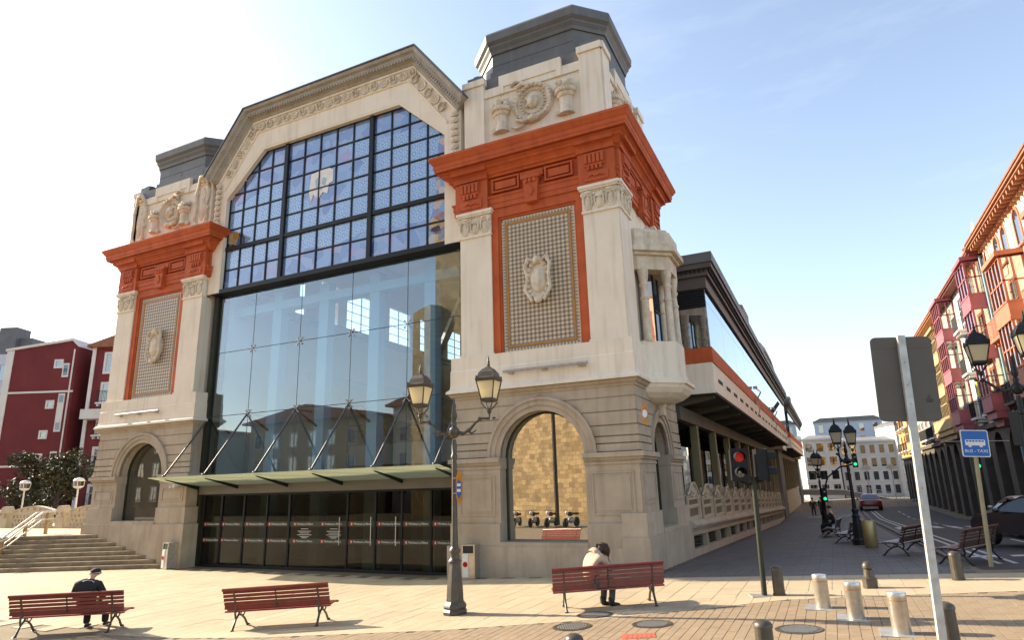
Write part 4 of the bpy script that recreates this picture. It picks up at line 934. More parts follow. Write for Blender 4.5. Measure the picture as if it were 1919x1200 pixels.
# far tower between the wings (simplified shell of the corner towers)
def far_tower(y0, x0=0.3):
    y1 = y0+5.6
    b = MB(); b.box(-5, y0, -2, x0, y1, 5.3); P = part('far_tower', b, mat('dark_stone', (.16,.14,.125), (.11,.10,.09), 1.2, .85, .3) if 'dark_stone' not in bpy.data.materials else bpy.data.materials['dark_stone'])
    b = MB(); b.box(-5, y0-.1, 5.3, x0+.5, y1+.1, 6.4); part('ledge', b, CREAM, P)
    b = MB(); b.box(-5, y0+.1, 6.4, x0+.2, y1-.1, 11.2); part('shaft', b, CREAM, P)
    for yy in (y0+.1, y1-1.2): 
        b = MB(); b.box(x0+.1, yy, 6.4, x0+.32, yy+1.1, 11.0); part('pilaster', b, CREAM, P)
    b = MB(); b.box(-5, y0-.3, 11.2, x0+.6, y1+.3, 11.7); b.box(-5.,y0,11.7,x0+.3,y1,13.2); part('attic', b, GREYST, P)
    b = MB(); b.prism([(-4.6,y0+.4),(x0-.6,y0+.4),(x0,y0+1.2),(x0,y1-1.2),(x0-.6,y1-.4),(-4.6,y1-.4)], 13.2, 14.3, lambda a, q, c: (a, q, c)); b.prism([(-4.8,y0+.2),(x0-.5,y0+.2),(x0+.2,y0+1.1),(x0+.2,y1-1.1),(x0-.5,y1-.2),(-4.8,y1-.2)], 14.3, 15.0, lambda a, q, c: (a, q, c)); part('cap', b, ZINC, P)
far_tower(51.8); far_tower(92.2)
# pavilion rising behind the wing roof
PX = .95
b = MB(); b.box(-5, 22.6, 10.2, PX, 27.6, 12.0); PV = part('roof_pavilion', b, CREAM)
b = MB(); b.prism([(-4.5,22.8),(PX-.5,22.8),(PX-.05,23.5),(PX-.05,26.6),(PX-.5,27.3),(-4.5,27.3)], 12.0, 12.6, lambda a, q, c: (a, q, c)); b.prism([(-4.7,22.6),(PX-.4,22.6),(PX+.15,23.4),(PX+.15,26.7),(PX-.4,27.5),(-4.7,27.5)], 12.6, 13.1, lambda a, q, c: (a, q, c)); part('pavilion_cap', b, mat('brown_cap', (.20,.17,.15), (.15,.13,.115), 1.5, .7, .1), PV)
gpv = [(29,10.2),(29,11.5),(33,12.5),(38,12.9),(44,12.9),(48,12.3),(52,11.4),(52,10.2)]
b = MB(); b.prism(gpv, PX-1.0, PX, lambda a, q, c: (c, a, q)); part('pavilion_gable', b, mat('pavilion_stone', (.40,.29,.23), (.32,.23,.18), 2, .8, .2), PV)
b = MB(); b.ring(gpv[1:-1], [(y, z-.3) for y, z in gpv[1:-1]], PX, PX+.25, False, lambda a, q, c: (c, a, q)); part('pavilion_coping', b, GREYST, PV)
b = MB(); b.prism([(33,10.2),(47,10.2),(47,11.5),(44,12.2),(37,12.2),(33,11.7)], PX+.001, PX+.04, lambda a, q, c: (c, a, q)); part('pavilion_window', b, DARKG, PV)
for k in range(1, 7): b = MB(); b.box(PX+.03, 33+2*k-.08, 10.2, PX+.1, 33+2*k+.08, 11.8); part('pavilion_mullion', b, DARK, PV)
b = MB(); b.box(PX-.2, 29, 10.72, PX+.2, 52, 10.95); part('pavilion_red_band', b, RED, PV)
# ------------------------------------------------------------------ terrace, stairs, balustrade on the left
TZ = 1.17
b = MB(); tp = [(-22.6,.05),(-22.6,14),(-75,14),(-75,-24.6)]
b.prism(tp, -.6, TZ, lambda a, q, c: (a, q, c)); tag(b.build('terrace', SLAB), kind='structure')
ST = tag(obj('stairs', None, None, None, (-18.27, -.26, 0), (0,0,rad(25.5))), kind='structure')
NS = 8; rise = TZ/NS; run = .265
for k in range(NS):
    x = .32+.48*k*run; 
    while x > -22:
        L_ = random.uniform(.75, 1.35); x0_ = x-L_
        if x < 3.0-k*.35 or True:
            b = MB(); b.cbox(x0_+.004, k*run, k*rise-.02, x-.004, k*run+run+.12, (k+1)*rise-.004, .012)
            b.build('step_block', STEPM, ST)
        x = x0_
b = MB(); b.box(-22, .05, -.3, .2, NS*run+.5, .1); b.build('step_core', STEPM, ST)
HR = thing('handrail', 'double steel handrail running down the terrace steps', 'handrail', (-24.95, -2.4, 0), rad(25.5))
for s in (0, .0):
    break
for dz, r in ((.92,.04),(.62,.03)):
    for dx_ in (-.13, .13):
        b = MB(); b.tube([(dx_,-.35,dz+.12),(dx_,0.2,dz+.25),(dx_,1.9,dz+TZ-.02),(dx_,2.6,dz+TZ+.02)], r, 8); b.build('rail', STEEL, HR, smooth=40)
for y in (.05, 1.2, 2.4):
    b = MB(); b.box(-.05, y-.05, .0, .05, y+.05, .95+min(TZ, y*.5+.1)); b.build('post', mat('rail_post', (.42,.28,.12), (.36,.24,.1), 4, .6, 0) if y == .05 else bpy.data.materials['rail_post'], HR)
H2 = dup(HR, (-29.9, -4.0, 0), rad(25.5)); H2['label'] = 'steel handrail cut by the left edge of the picture'
def balustrade_panel(x, y, w_, label, rz=0):
    o = thing('balustrade', label, 'balustrade', (x, y, TZ), rz, 'pierced concrete balustrade on the terrace')
    n = max(4, int(w_/.30)); r = 3
    b = MB(); top = [(-w_/2+w_*k/16, .80+.24*math.sin(math.pi*k/16)) for k in range(17)]
    b.prism([(-w_/2,.72)]+[( w_/2,.72)]+top[::-1], -.08, .08); b.prism([(p[0], p[1]) for p in top]+[(p[0], p[1]+.08) for p in top[::-1]], -.12, .12); b.box(-w_/2,-.09,0,w_/2,.09,.09); b.build('arched_coping', BALC, o)
    # pierced field: webs between staggered openings
    for j in range(3):
        z = .09+.21*j; off = .5 if j % 2 else 0
        w2 = MB(); w2.box(-w_/2, -.07, z+.155, w_/2, .07, z+.21)
        for k in range(n+1):
            x0_ = -w_/2+w_*(k+off)/n
            if x0_ > w_/2: continue
            w2.prism([(x0_-.085,z),(x0_+.085,z),(x0_+.06,z+.08),(x0_+.085,z+.156),(x0_-.085,z+.156),(x0_-.06,z+.08)], -.065, .065)
        w2.build('pierced_row', BALC, o)
    for k in range(5):
        w2 = MB(); w2.ball((-.5*w_*.6+w_*.6*k/4, -.1, .86+.1*math.sin(math.pi*k/4)), .09, .05, .05); w2.build('boss', BALC, o, smooth=60)
    return o
def bal_post(x, y, label):
    o = thing('balustrade_post', label, 'post', (x, y, TZ), 0, 'posts of the terrace balustrade')
    b = MB(); b.box(-.34,-.16,0,.34,.16,.62); b.build('base', BALC, o)
    b = MB(); b.box(-.28,-.185,.625,.28,.185,.9); b.lathe([(.0,-.2),(.3,-.2),(.3,.2),(.0,.2)], (0,0,.82), 14, 'y'); b.build('scroll_head', BALC, o, smooth=40)
    for s in (-1, 1):
        b = MB(); b.lathe([(.03,0),(.07,-.03),(.07,.03)], (s*.2, -.2, .72), 8, 'y'); b.build('scroll_boss', BALC, o)
balustrade_panel(-33.3, 3.2, 3.7, 'arched pierced concrete balustrade panel under the left globe lamp')
balustrade_panel(-28.3, 3.2, 3.7, 'arched pierced concrete balustrade panel touching the left tower')
balustrade_panel(-38.3, 3.2, 3.7, 'pierced concrete balustrade panel at the left picture edge')
bal_post(-30.8, 3.2, 'scrolled balustrade post behind the handrail'); bal_post(-35.8, 3.2, 'scrolled balustrade post at the far left of the terrace')
def globe_lamp(x, y, label):
    o = thing('terrace_lamp', label, 'lamp post', (x, y, TZ), 0, 'white lamps on the terrace')
    b = MB(); b.tube([(0,0,0),(0,0,1.95)], [.05,.04], 8); b.build('pole', WHITE, o, smooth=40)
    b = MB(); b.lathe([(.1,1.95),(.22,2.02),(.24,2.08)], n=12); b.build('collar', WHITE, o, smooth=40)
    b = MB(); b.lathe([(.2,2.08),(.24,2.3),(.25,2.34)], n=12); b.build('lens', DARKG, o, smooth=40)
    b = MB(); b.lathe([(.27,2.34),(.27,2.4),(.2,2.48),(.0,2.54)], n=12); b.build('cap', WHITE, o, smooth=40)
    for k in range(4):
        a = math.pi/4+k*math.pi/2; b = MB(); b.tube([(.24*math.cos(a),.24*math.sin(a),2.06),(.26*math.cos(a),.26*math.sin(a),2.36)], .018, 5); b.build('strut', WHITE, o)
globe_lamp(-37.2, 4.6, 'white cylinder-headed lamp behind the leftmost balustrade'); globe_lamp(-32.2, 4.6, 'white cylinder-headed lamp nearest the left tower')
# ------------------------------------------------------------------ trees
LEAF = [mat('dark_leaves', (.035,.05,.018), (.02,.03,.01), 3, .6, 0), mat('olive_leaves', (.07,.065,.022), (.04,.042,.015), 3, .6, 0)]
BARK = mat('bark', (.08,.06,.045), (.05,.04,.03), 6, .9, .4)
def tree(x, y, z, h, rx, label, lm, n=4200):
    o = thing('tree', label, 'tree', (x, y, z), 0, 'trees behind the terrace')
    t = MB(); t.tube([(0,0,0),(.1,.05,h*.25),(.0,.1,h*.5),(.1,0,h*.8)], [.2,.16,.11,.04], 8)
    rnd = random.Random(int(x*10)); cl = []
    for k in range(26):
        a = rnd.uniform(0, 6.28); q = rnd.uniform(.2, 1); zz = h*rnd.uniform(.25, 1); rr = rx*q*math.sqrt(max(.05, 1-((zz/h-.55)/.5)**2))
        c = (rr*math.cos(a), rr*math.sin(a)*.8, zz); cl.append((c, rnd.uniform(.35,.8)))
        t.tube([(0.05,.05,zz*.6),(c[0]*.6,c[1]*.6,zz*.85),c], [.05,.035,.012], 5)
    t.build('trunk', BARK, o, smooth=50)
    l = MB()
    for k in range(n):
        c, r = cl[rnd.randrange(len(cl))]; d = Vector((rnd.gauss(0,1), rnd.gauss(0,1), rnd.gauss(0,.8))).normalized()*r*rnd.uniform(.5,1.1)
        p = Vector(c)+d; a = Vector((rnd.gauss(0,1), rnd.gauss(0,1), rnd.gauss(0,.6))).normalized(); q = a.cross(Vector((rnd.gauss(0,1), rnd.gauss(0,1), rnd.gauss(0,1)))).normalized(); s = rnd.uniform(.06,.13)
        l.face([p-a*s*1.5, p+q*s*.6, p+a*s*1.5, p-q*s*.6])
    l.build('crown', lm, o, fix=False)
tree(-40.5, 8.2, TZ, 3.9, 2.8, 'rusty dark bushy tree at the far left above the balustrade', LEAF[1], 5200)
tree(-34.2, 9.2, TZ, 4.6, 2.6, 'dark green bushy tree in front of the burgundy house', LEAF[0], 6000)
tree(-30.4, 8.2, TZ, 3.7, 2.2, 'dark green bushy tree beside the left tower', LEAF[0], 5000)
tree(-46.5, 9.5, TZ, 4.3, 2.6, 'dark leafy tree cut by the left picture edge', LEAF[1], 4600)
# ------------------------------------------------------------------ houses on the left
MAROON = mat('burgundy_render', (.155,.018,.019), (.125,.014,.016), .5, .85, .1, streak=.2, grime=(.09,.01,.012))
WTRIM = mat('white_trim', (.66,.63,.60), (.58,.55,.52), 1, .8, 0)
WHITEH = mat('white_house', (.62,.64,.67), (.54,.56,.6), .6, .85, 0, streak=.15)
TILE = mat('clay_tile', (.30,.12,.06), (.22,.085,.045), 3, .8, .4)
def win_unit(T, u, z, w_, h, parent, trim=WTRIM, fr=.14, gl=SKYG, dep=.06, sill=True, cross=True):
    b = MB(T)
    for x0_, z0_, x1_, z1_ in ((u-w_/2-fr,z-fr,u+w_/2+fr,z),(u-w_/2-fr,z+h,u+w_/2+fr,z+h+fr),(u-w_/2-fr,z,u-w_/2,z+h),(u+w_/2,z,u+w_/2+fr,z+h)): b.box(x0_, -.1, z0_, x1_, dep, z1_)
    o = b.build('window', trim, parent)
    g = MB(T); g.box(u-w_/2, -.1, z, u+w_/2, max(.014, dep-.045), z+h); g.build('pane', gl, o)
    if cross:
        g = MB(T); g.box(u-.03, -.05, z, u+.03, dep-.01, z+h); g.box(u-w_/2, -.05, z+h*.62, u-.03, dep-.01, z+h*.62+.05); g.box(u+.03,-.05,z+h*.62,u+w_/2,dep-.01,z+h*.62+.05); g.build('window_bar', trim, o)
    return o
def balcony(T, u, z, w_, parent, m=IRONB, slab=None, dpt=.6):
    b = MB(T); b.box(u-w_/2, 0, z-.14, u+w_/2, dpt, z)
    for k in range(4): b.box(u-w_/2+.1+(w_-.3)*k/3, 0, z-.34, u-w_/2+.22+(w_-.3)*k/3, dpt*.8, z-.14)
    o = b.build('balcony', slab or WTRIM, parent); r = MB(T)
    for k in range(int(w_/.13)+1): r.tube([(u-w_/2+.02+(w_-.04)*k/int(w_/.13), dpt-.03, z),(u-w_/2+.02+(w_-.04)*k/int(w_/.13), dpt-.03, z+.95)], .011, 4, False)
    for s in (-1, 1):
        for k in range(4): r.tube([(u+s*(w_/2-.02), dpt*k/4, z),(u+s*(w_/2-.02), dpt*k/4, z+.95)], .011, 4, False)
        r.tube([(u+s*(w_/2-.02),0,z+.95),(u+s*(w_/2-.02),dpt-.03,z+.95)], .02, 4)
    r.tube([(u-w_/2,dpt-.03,z+.95),(u+w_/2,dpt-.03,z+.95)], .022, 5); r.tube([(u-w_/2,dpt-.03,z+.08),(u+w_/2,dpt-.03,z+.08)], .014, 4)
    r.build('railing', m, o); return o
RH = thing('burgundy_house', 'tall burgundy house with blind side wall and white bands', 'house', (-57.6, 12.4, 0), rad(24))
b = MB(); b.prism([(0,-3),(6.1,-3),(6.1,15.2),(5.6,15.75),(0,15.0)], 0, 9); b.build('wall', MAROON, RH)
TF = lambda u, w_, z: (u, -w_, z)
for nm, bx in (('corner_strip',(-.05,-.06,-3,.55,.05,15.05)),):
    b = MB(); b.box(*bx); b.build(nm, WTRIM, RH)
for z in (5.2+.0, 11.3): 
    b = MB(); b.box(.55,-.05,z,6.15,.02,z+.16); b.build('band', WTRIM, RH)
b = MB(); b.prism([(-.15,15.0),(5.6,15.75),(6.2,15.2),(6.2,15.4),(5.6,15.98),(-.15,15.2)], -.15, 9.1); b.build('roof_edge', WTRIM, RH)
for u, z, w_, h in ((4.6,13.55,.45,.45),(4.35,10.1,.4,.4),(4.15,7.6,.4,.4),(4.0,5.7,.4,.4),(3.4,2.3,.4,.5),(1.9,.2,.9,.9)): win_unit(TF, u, z, w_, h, RH, fr=.16, cross=False)
for z0_, z1_ in ((12.6,13.8),(8.0,11.2),(3.4,6.4),(.8,2.6)):
    b = MB(TF); b.box(5.0,-.1,z0_,5.55,.05,z1_); s_ = b.build('window_strip', WTRIM, RH)
    for q in (z0_+.15, z1_-.75):
        b = MB(TF); b.box(5.1,-.1,q,5.45,.06,q+.6); b.build('strip_pane', DARKG, s_)
b = MB(); b.tube([(5.85,-.06,-2),(5.85,-.06,15)], .06, 6); b.build('downpipe', WTRIM, RH)
R2 = thing('burgundy_row_house', 'burgundy house with white framed windows half hidden by the left tower', 'house', (-51.0, 15.6, 0), rad(24))
b = MB(); b.box(0,0,-3,7,8,15.1); b.build('wall', MAROON, R2); b = MB(); b.prism([(-.3,15.1),(7.2,15.1),(7.2,15.3),(3.5,16.6),(-.3,15.3)], -.5, 8.3); b.build('roof', TILE, R2)
b = MB(); b.box(-.05,-.08,-3,.25,.05,15.1); b.build('corner_strip', WTRIM, R2); b = MB(); b.box(.25,-.05,1.3,7,.02,1.45); b.build('band', WTRIM, R2)
for k, z in enumerate((13.0, 10.4, 7.7, 5.0, 2.0, -.6)):
    win_unit(TF, 1.7, z, .95, 1.5, R2, fr=.2)
    win_unit(TF, 4.2, z, .95, 1.5, R2, fr=.2)
    if 0 < k < 5: balcony(TF, 1.75, z-.05, 1.6, R2, dpt=.4)
b = MB(); b.box(.3,-1.1,8.9,2.6,.0,9.7); b.build('enclosed_balcony', WTRIM, R2)
VS = thing('slatted_screen', 'dark slatted louvre screen on a post beside the left tower', 'louvre screen', (-25.9, 5.0, TZ))
for k in range(10):
    b = MB(); b.box(-.75,-.05,6.2+.32*k,.35,.25,6.26+.32*k); b.build('slat', DARK, VS)
b = MB(); b.box(-.05,.05,0,.25,.3,9.5); b.build('post', DARK, VS)
WH = thing('white_apartment_house', 'pale white apartment house with flat dark roof at the far left', 'house', (-86, 16, 0), rad(24))
b = MB(); b.box(-10,0,-3,13.5,10,18.2); b.build('wall', WHITEH, WH); b = MB(); b.box(-10,1,18.2,13.5,10,20.2); b.box(1.5,.4,18.2,3.6,2.5,22.5); b.box(10,.5,18.2,12,2.5,21.4); b.build('roof_storey', ZINC, WH)
for k in range(6):
    for u in (1.2, 5.0, 8.6, 11.8): win_unit(TF, u, 15.3-3.1*k, 1.1, 1.7, WH, fr=.05, trim=WHITEH, cross=False)
OH = thing('brown_roofed_house', 'small rusty orange house with tiled roof at the left picture edge', 'house', (-66, 9, 0), rad(24))
b = MB(); b.box(-6,0,-3,3.0,6,10.4); b.build('wall', mat('rust_render', (.36,.10,.05), (.3,.08,.04), 1, .85, 0), OH); b = MB(); b.prism([(-6.5,10.4),(3.6,10.4),(-1,12.6)], -.5, 6.5); b.build('roof', TILE, OH)
for z in (7.6, 4.6): win_unit(TF, 1.6, z, .9, 1.4, OH)
# ------------------------------------------------------------------ houses along the right of the street
XF = 14.0
PEACH = mat('peach_render', (.74,.60,.45), (.67,.53,.39), .6, .85, .1, streak=.2, grime=(.4,.27,.16))
IVORY = mat('ivory_render', (.62,.60,.52), (.55,.53,.46), .6, .85, .1, streak=.2)
OCHRE = mat('ochre_render', (.46,.33,.17), (.39,.27,.13), .6, .85, .1, streak=.2)
ORPAINT = mat('orange_red_paint', (.50,.17,.09), (.43,.14,.07), 2, .55, 0)
PINKP = mat('crimson_paint', (.40,.115,.13), (.33,.09,.105), 2, .55, 0)
TEALP = mat('teal_paint', (.22,.34,.38), (.18,.29,.33), 2, .6, 0)
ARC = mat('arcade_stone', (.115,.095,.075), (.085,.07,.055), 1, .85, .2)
EAVE = mat('eaves_timber', (.38,.17,.085), (.31,.13,.065), 3, .7, .1)
def mirador(T, u0, u1, z0, z1, parent, m, dpt=.85, fl=3.0):
    b = MB(T); b.box(u0, 0, z0-.5, u1, dpt*.9, z0-.1); b.prism([(u0,z0-.5),(u1,z0-.5),(u1-.3,z0-.9),(u0+.3,z0-.9)], 0, dpt*.6, lambda a, q, c: (a, c, q))
    o = b.build('bay_window', m, parent); b = MB(T); b.box(u0-.1, 0, z1, u1+.1, dpt+.12, z1+.22); b.build('bay_roof', m, o); z = z0
    while z < z1-.5:
        h = min(fl, z1-z); p = MB(T)
        p.box(u0-.03, 0, z-.1, u1+.03, dpt+.04, z+.05); p.box(u0, 0, z+.05, u1, dpt, z+.75); p.box(u0-.02,0,z+.75,u1+.02,dpt+.03,z+.83)
        n = max(2, int((u1-u0)/.62))
        for k in range(n+1): x = u0+.05+(u1-u0-.1)*k/n; p.box(x-.05, dpt-.1, z+.83, x+.05, dpt, z+h-.1)
        for s in (u0, u1-.08): p.box(s, 0, z+.83, s+.08, .1, z+h-.1); p.box(s, dpt*.5-.04, z+.83, s+.08, dpt*.5+.04, z+h-.1); p.box(s,0,z+1.75,s+.08,dpt,z+1.82)
        p.box(u0, dpt-.09, z+1.75, u1, dpt-.01, z+1.82); p.box(u0, 0, z+h-.12, u1, dpt, z+h-.1+.0)
        p.build('bay_frame', m, parent if False else o)
        for k in range(n):
            x = u0+.05+(u1-u0-.1)*k/n; g = MB(T); g.box(x+.04, dpt-.06, z+.83, x+(u1-u0-.1)/n-.04, dpt-.05, z+h-.12); g.build('pane', BAYG, o)
        for s in (u0+.03, u1-.05):
            g = MB(T); g.box(s, .08, z+.83, s+.015, dpt-.09, z+h-.12); g.build('pane', BAYG, o)
        z += h
    b = MB(T); b.box(u0+.15, .0, z0, u1-.15, .05, z1-.1); b.build('curtain', mat('curtain', (.58,.52,.38), (.5,.44,.3), 1, .9, 0) if 'curtain' not in bpy.data.materials else bpy.data.materials['curtain'], o)
    return o
BAYG = glass('bay_glass', (.82,.84,.82), .34, wob=.05)
def street_house(name, label, y0, y1, zt, wall, z0=-2.2, over=.62, eave=None, bracket=True, arcz=5.2):
    o = thing(name, label, 'house', (XF, y0, 0)); L_ = y1-y0
    T = lambda u, w_, z: (-w_, u, z)
    b = MB(T); b.box(0, -9, arcz, L_, 0, zt); b.build('wall', wall, o)
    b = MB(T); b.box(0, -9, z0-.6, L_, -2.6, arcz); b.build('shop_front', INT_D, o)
    n = max(2, int(L_/3.1))
    for k in range(n):
        u = L_*(k+.5)/n; wd = L_/n; a = MB(T)
        ins = [(u+wd*.33,z0-.6)]+arch_pts(u, arcz-1.5, wd*.33, 10)+[(u-wd*.33,z0-.6)]
        ou = [(u+wd*.5-.004,z0-.6)]+[(min(u+wd*.5-.004, max(u-wd*.5+.004, u+(p[0]-u)*1.6)), arcz-.01) for p in arch_pts(u, arcz-1.5, wd*.33, 10)]+[(u-wd*.5+.004,z0-.6)]
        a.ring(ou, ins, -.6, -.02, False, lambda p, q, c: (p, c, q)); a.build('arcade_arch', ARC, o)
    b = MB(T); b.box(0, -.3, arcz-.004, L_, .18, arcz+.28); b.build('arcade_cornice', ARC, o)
    e = MB(T); e.box(-.05, -9, zt, L_+.05, over, zt+.1); e.prism([(-.05,zt+.1),(L_+.05,zt+.1),(L_+.05,zt+.2),(-.05,zt+.2)], -9, over+.1, lambda p, q, c: (p, c, q))
    e.build('eaves', eave or EAVE, o)
    rt = MB(T); rt.prism([(-9,zt+.2),(over+.15,zt+.2),(over+.15,zt+.3),(-4.5,zt+2.2),(-9,zt+.3)], -.1, L_+.1, lambda p, q, c: (c, p, q)); rt.build('tiled_roof', TILE, o)
    if bracket:
        me = MB(); me.box(-.0,-.07,-.22,over-.05,.07,0); me.box(0,-.07,-.4,over*.4,.07,-.22); me = me.mesh('rafter_end'); me.materials.append(eave or EAVE)
        for k in range(int(L_/.55)): obj('rafter_end', me, None, o, (0, .3+.55*k, zt), (0,0,math.pi))
    return o, T
# nearest: peach house with arched attic windows
A_, T = street_house('peach_house', 'sunlit peach house with arched attic windows and orange bay', 6.0, 24.8, 14.9, PEACH)
for u in (3.2,6.4,9.0,11.8,14.2,15.8,18.0):
    z = 12.75; b = MB(T); w_ = .42
    b.ring([(u+w_+.16,z)]+arch_pts(u, z+1.25, w_+.16, 10)+[(u-w_-.16,z)], [(u+w_,z)]+arch_pts(u, z+1.25, w_, 10)+[(u-w_,z)], -.1, .06, False, lambda p, q, c: (p, c, q)); b.box(u-w_-.2,0,z-.1,u+w_+.2,.12,z)
    o = b.build('arched_window', ORPAINT, A_); g = MB(T); g.prism([(u+w_,z)]+arch_pts(u, z+1.25, w_, 10)+[(u-w_,z)], -.1, .02, lambda p, q, c: (p, c, q)); g.build('pane', SKYG, o)
for k in range(4): b = MB(T); b.box(4.0+4.4*k, 0, 12.2, 4.9+4.4*k, .04, 14.6); b.build('pilaster_strip', PEACH, A_)
mirador(T, 12.0, 14.7, 6.4, 12.4, A_, ORPAINT, 1.0)
mirador(T, 4.4, 7.1, 6.4, 12.4, A_, ORPAINT, 1.0)
for u in (9.6, 16.6, 2.2):
    for z in (6.0, 9.3):
        b = win_unit(T, u, z, 1.15, 2.35, A_, ORPAINT, .18); balcony(T, u, z-.02, 2.0, A_, ORPAINT if z > 8 else IRONB, ORPAINT if z > 8 else ARC, .8)
b = MB(T)
for k in range(5):
    b.box(12.2+2*k,.2,15.2,13.0+2*k,.45,15.42)
    for j in range(9): b.ball((12.25+2.0*k+.09*j, .32+random.uniform(-.1,.1), 15.47+random.uniform(-.02,.12)), .09, .09, .08, 6, 4)
b.build('roof_planter', TILE, A_); b = MB(T); b.tube([(18,-1,15),(18,-1,17.6)], .03, 5); b.tube([(17.6,-1,17.2),(18.5,-1,17.2)], .02, 4); b.tube([(17.7,-1,16.8),(18.4,-1,16.8)], .02, 4); b.build('antenna', IRONB, A_)
b = MB(T); b.lathe([(.0,0),(.42,.12),(.45,.14)], (18.2,.2,15.8), 12, 'y'); b.build('satellite_dish', WTRIM, A_)
# crimson bay house
B_, T = street_house('crimson_bay_house', 'ivory house with two tall crimson glazed bays', 25.0, 40.0, 14.6, IVORY, eave=mat('eaves_dark_red', (.20,.05,.04), None, 2, .7, 0), bracket=False)
mirador(T, .3, 2.7, 5.9, 14.4, B_, PINKP, .95, 2.85); mirador(T, 10.2, 13.2, 5.9, 14.4, B_, PINKP, .95, 2.85)
for u in (4.4, 7.9):
    for z in (6.0, 8.85, 11.7):
        win_unit(T, u, z, 1.1, 2.2, B_, TEALP if z < 11 else WTRIM, .16); balcony(T, u, z-.02, 1.7, B_, IRONB, WTRIM, .6)
b = MB(T); b.tube([(0.1,.12,2),(0.1,.12,14.5)], .07, 6); b.build('downpipe', TEALP, B_)
b = MB(T); b.box(4.0,.72,7.0,4.35,.76,7.9); b.build('hanging_cloth', mat('yellow_cloth', (.75,.62,.05), None, 2, .8, 0), B_)
# ochre gallery house and the row beyond
C_, T = street_house('ochre_gallery_house', 'narrow ochre house with timber galleries beyond the crimson bays', 40.2, 51.0, 14.6, mat('sand_render', (.52,.42,.27), (.45,.36,.22), .6, .85, .1), bracket=False)
mirador(T, 1.0, 9.8, 6.0, 13.6, C_, OCHRE, .6, 2.5)
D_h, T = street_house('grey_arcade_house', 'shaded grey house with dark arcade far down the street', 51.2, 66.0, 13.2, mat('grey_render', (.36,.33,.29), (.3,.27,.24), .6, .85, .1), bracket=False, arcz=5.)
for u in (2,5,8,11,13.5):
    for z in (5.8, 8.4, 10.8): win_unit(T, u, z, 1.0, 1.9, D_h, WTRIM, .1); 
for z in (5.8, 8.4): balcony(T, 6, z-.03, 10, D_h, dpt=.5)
E_h, T = street_house('golden_corner_house', 'golden sunlit house closing the row near the bridge', 66.2, 88.0, 13.6, mat('golden_render', (.62,.40,.12), (.54,.34,.09), .6, .85, .1), bracket=False, arcz=4.4)
mirador(T, 1.0, 4.6, 5.2, 13.2, E_h, OCHRE, .9, 2.6)
for u in (8,11.5,15,18.5):
    for z in (5.4, 8.2, 10.8): win_unit(T, u, z, 1.1, 1.9, E_h, ORPAINT, .12); balcony(T, u, z, 1.8, E_h, dpt=.6)
# ------------------------------------------------------------------ the far end: apartments, bridge
PALE = mat('pale_apartment', (.62,.60,.56), (.55,.53,.50), .4, .85, 0, streak=.12)
def apart(name, label, x, y, w_, zt, m, nf, nc, rz=0, fl=2.1, ww=.9, roof=None, dark=False):
    o = thing(name, label, 'building', (x, y, -2), rz); b = MB(); b.box(0,0,-2,w_,8,zt); b.build('wall', m, o)
    b = MB(); b.box(-.15,-.25,zt,w_+.15,8,zt+.3); b.prism([(0,zt+.3),(w_,zt+.3),(w_-1.2,zt+.9),(1.2,zt+.9)], .9, 7.5); b.build('roof', roof or ZINC, o)
    for k in range(nf):
        for j in range(nc): win_unit(TF, w_*(j+.5)/nc, zt-fl*(k+1)+.35, ww, fl*.62, o, m, .06, DARKG if dark else SKYG, .04, cross=False)
        b = MB(TF); b.box(0,-.05,zt-fl*(k+1),w_,.05,zt-fl*(k+1)+.08); b.build('string_course', m, o)
    return o
apart('white_apartments', 'low white apartment block with dark balcony openings at street end', 1.0, 106.0, 5.4, 10.6, PALE, 4, 3, rad(8), 2.3, 1.1, dark=True, roof=PALE)
apart('apartment_row', 'long pale apartment row with shuttered windows behind the far lamp', 6.6, 108.0, 8.6, 10.0, mat('pale_row', (.60,.57,.52), (.53,.5,.46), .4, .85, 0), 4, 6, rad(6), 2.2, .75, roof=PALE)
apart('mauve_apartments', 'narrow apartment block with mauve windows right of the far lamp', 15.4, 108.0, 3.4, 12.6, PALE, 5, 3, rad(18), 2.2, .6)
apart('blue_grey_block', 'big blue grey building rising behind the street end apartments', 3.0, 126, 12.0, 15.0, mat('blue_grey', (.34,.40,.48), (.3,.36,.43), .3, .8, 0), 3, 5, 0, 2.4, .8)
apart('sunny_hill_house', 'warm sunlit house on the slope beyond the bridge', 20.5, 124, 9, 13.0, mat('warm_hill', (.58,.40,.26), (.5,.33,.2), .4, .85, 0), 4, 4, rad(-25), 2.5, .9)
apart('hill_tenement', 'tall tenement in the gap above the golden house', 30, 138, 12, 17.0, mat('tenement', (.50,.42,.34), (.42,.35,.28), .4, .85, 0), 5, 5, rad(-20), 2.5, .9)
BR = thing('footbridge', 'grey bridge ramp with white railings crossing the street end', 'bridge', (2, 96, -1.5), 0)
b = MB(); b.prism([(-4,2.2),(4,2.0),(13.5,-.2),(13.5,-.7),(4,1.2),(-4,1.3)], 0, 3.5); b.build('deck', mat('bridge_concrete', (.34,.32,.29), (.28,.26,.24), .6, .85, .1), BR)
for k in range(36):
    x = -4+.5*k
    if x > 13.4: break
    zt_ = 2.2-.025*(x+4) if x < 4 else 2.0-2.2*(x-4)/9.5
    b = MB(); b.box(x-.025,.0,zt_,x+.025,.06,zt_+.95); b.build('baluster', WTRIM, BR)
b = MB(); b.bar((-4,.03,3.15),(4,.03,2.95),.08,.08); b.bar((4,.03,2.95),(13.5,.03,.75),.08,.08); b.build('handrail', WTRIM, BR)
FN = thing('white_railing', 'white street railing across the far end of the road', 'railing', (3, 70, -1.2), 0)
for k in range(30): b = MB(); b.box(.38*k,0,0,.38*k+.05,.05,.95); b.build('baluster', WTRIM, FN)
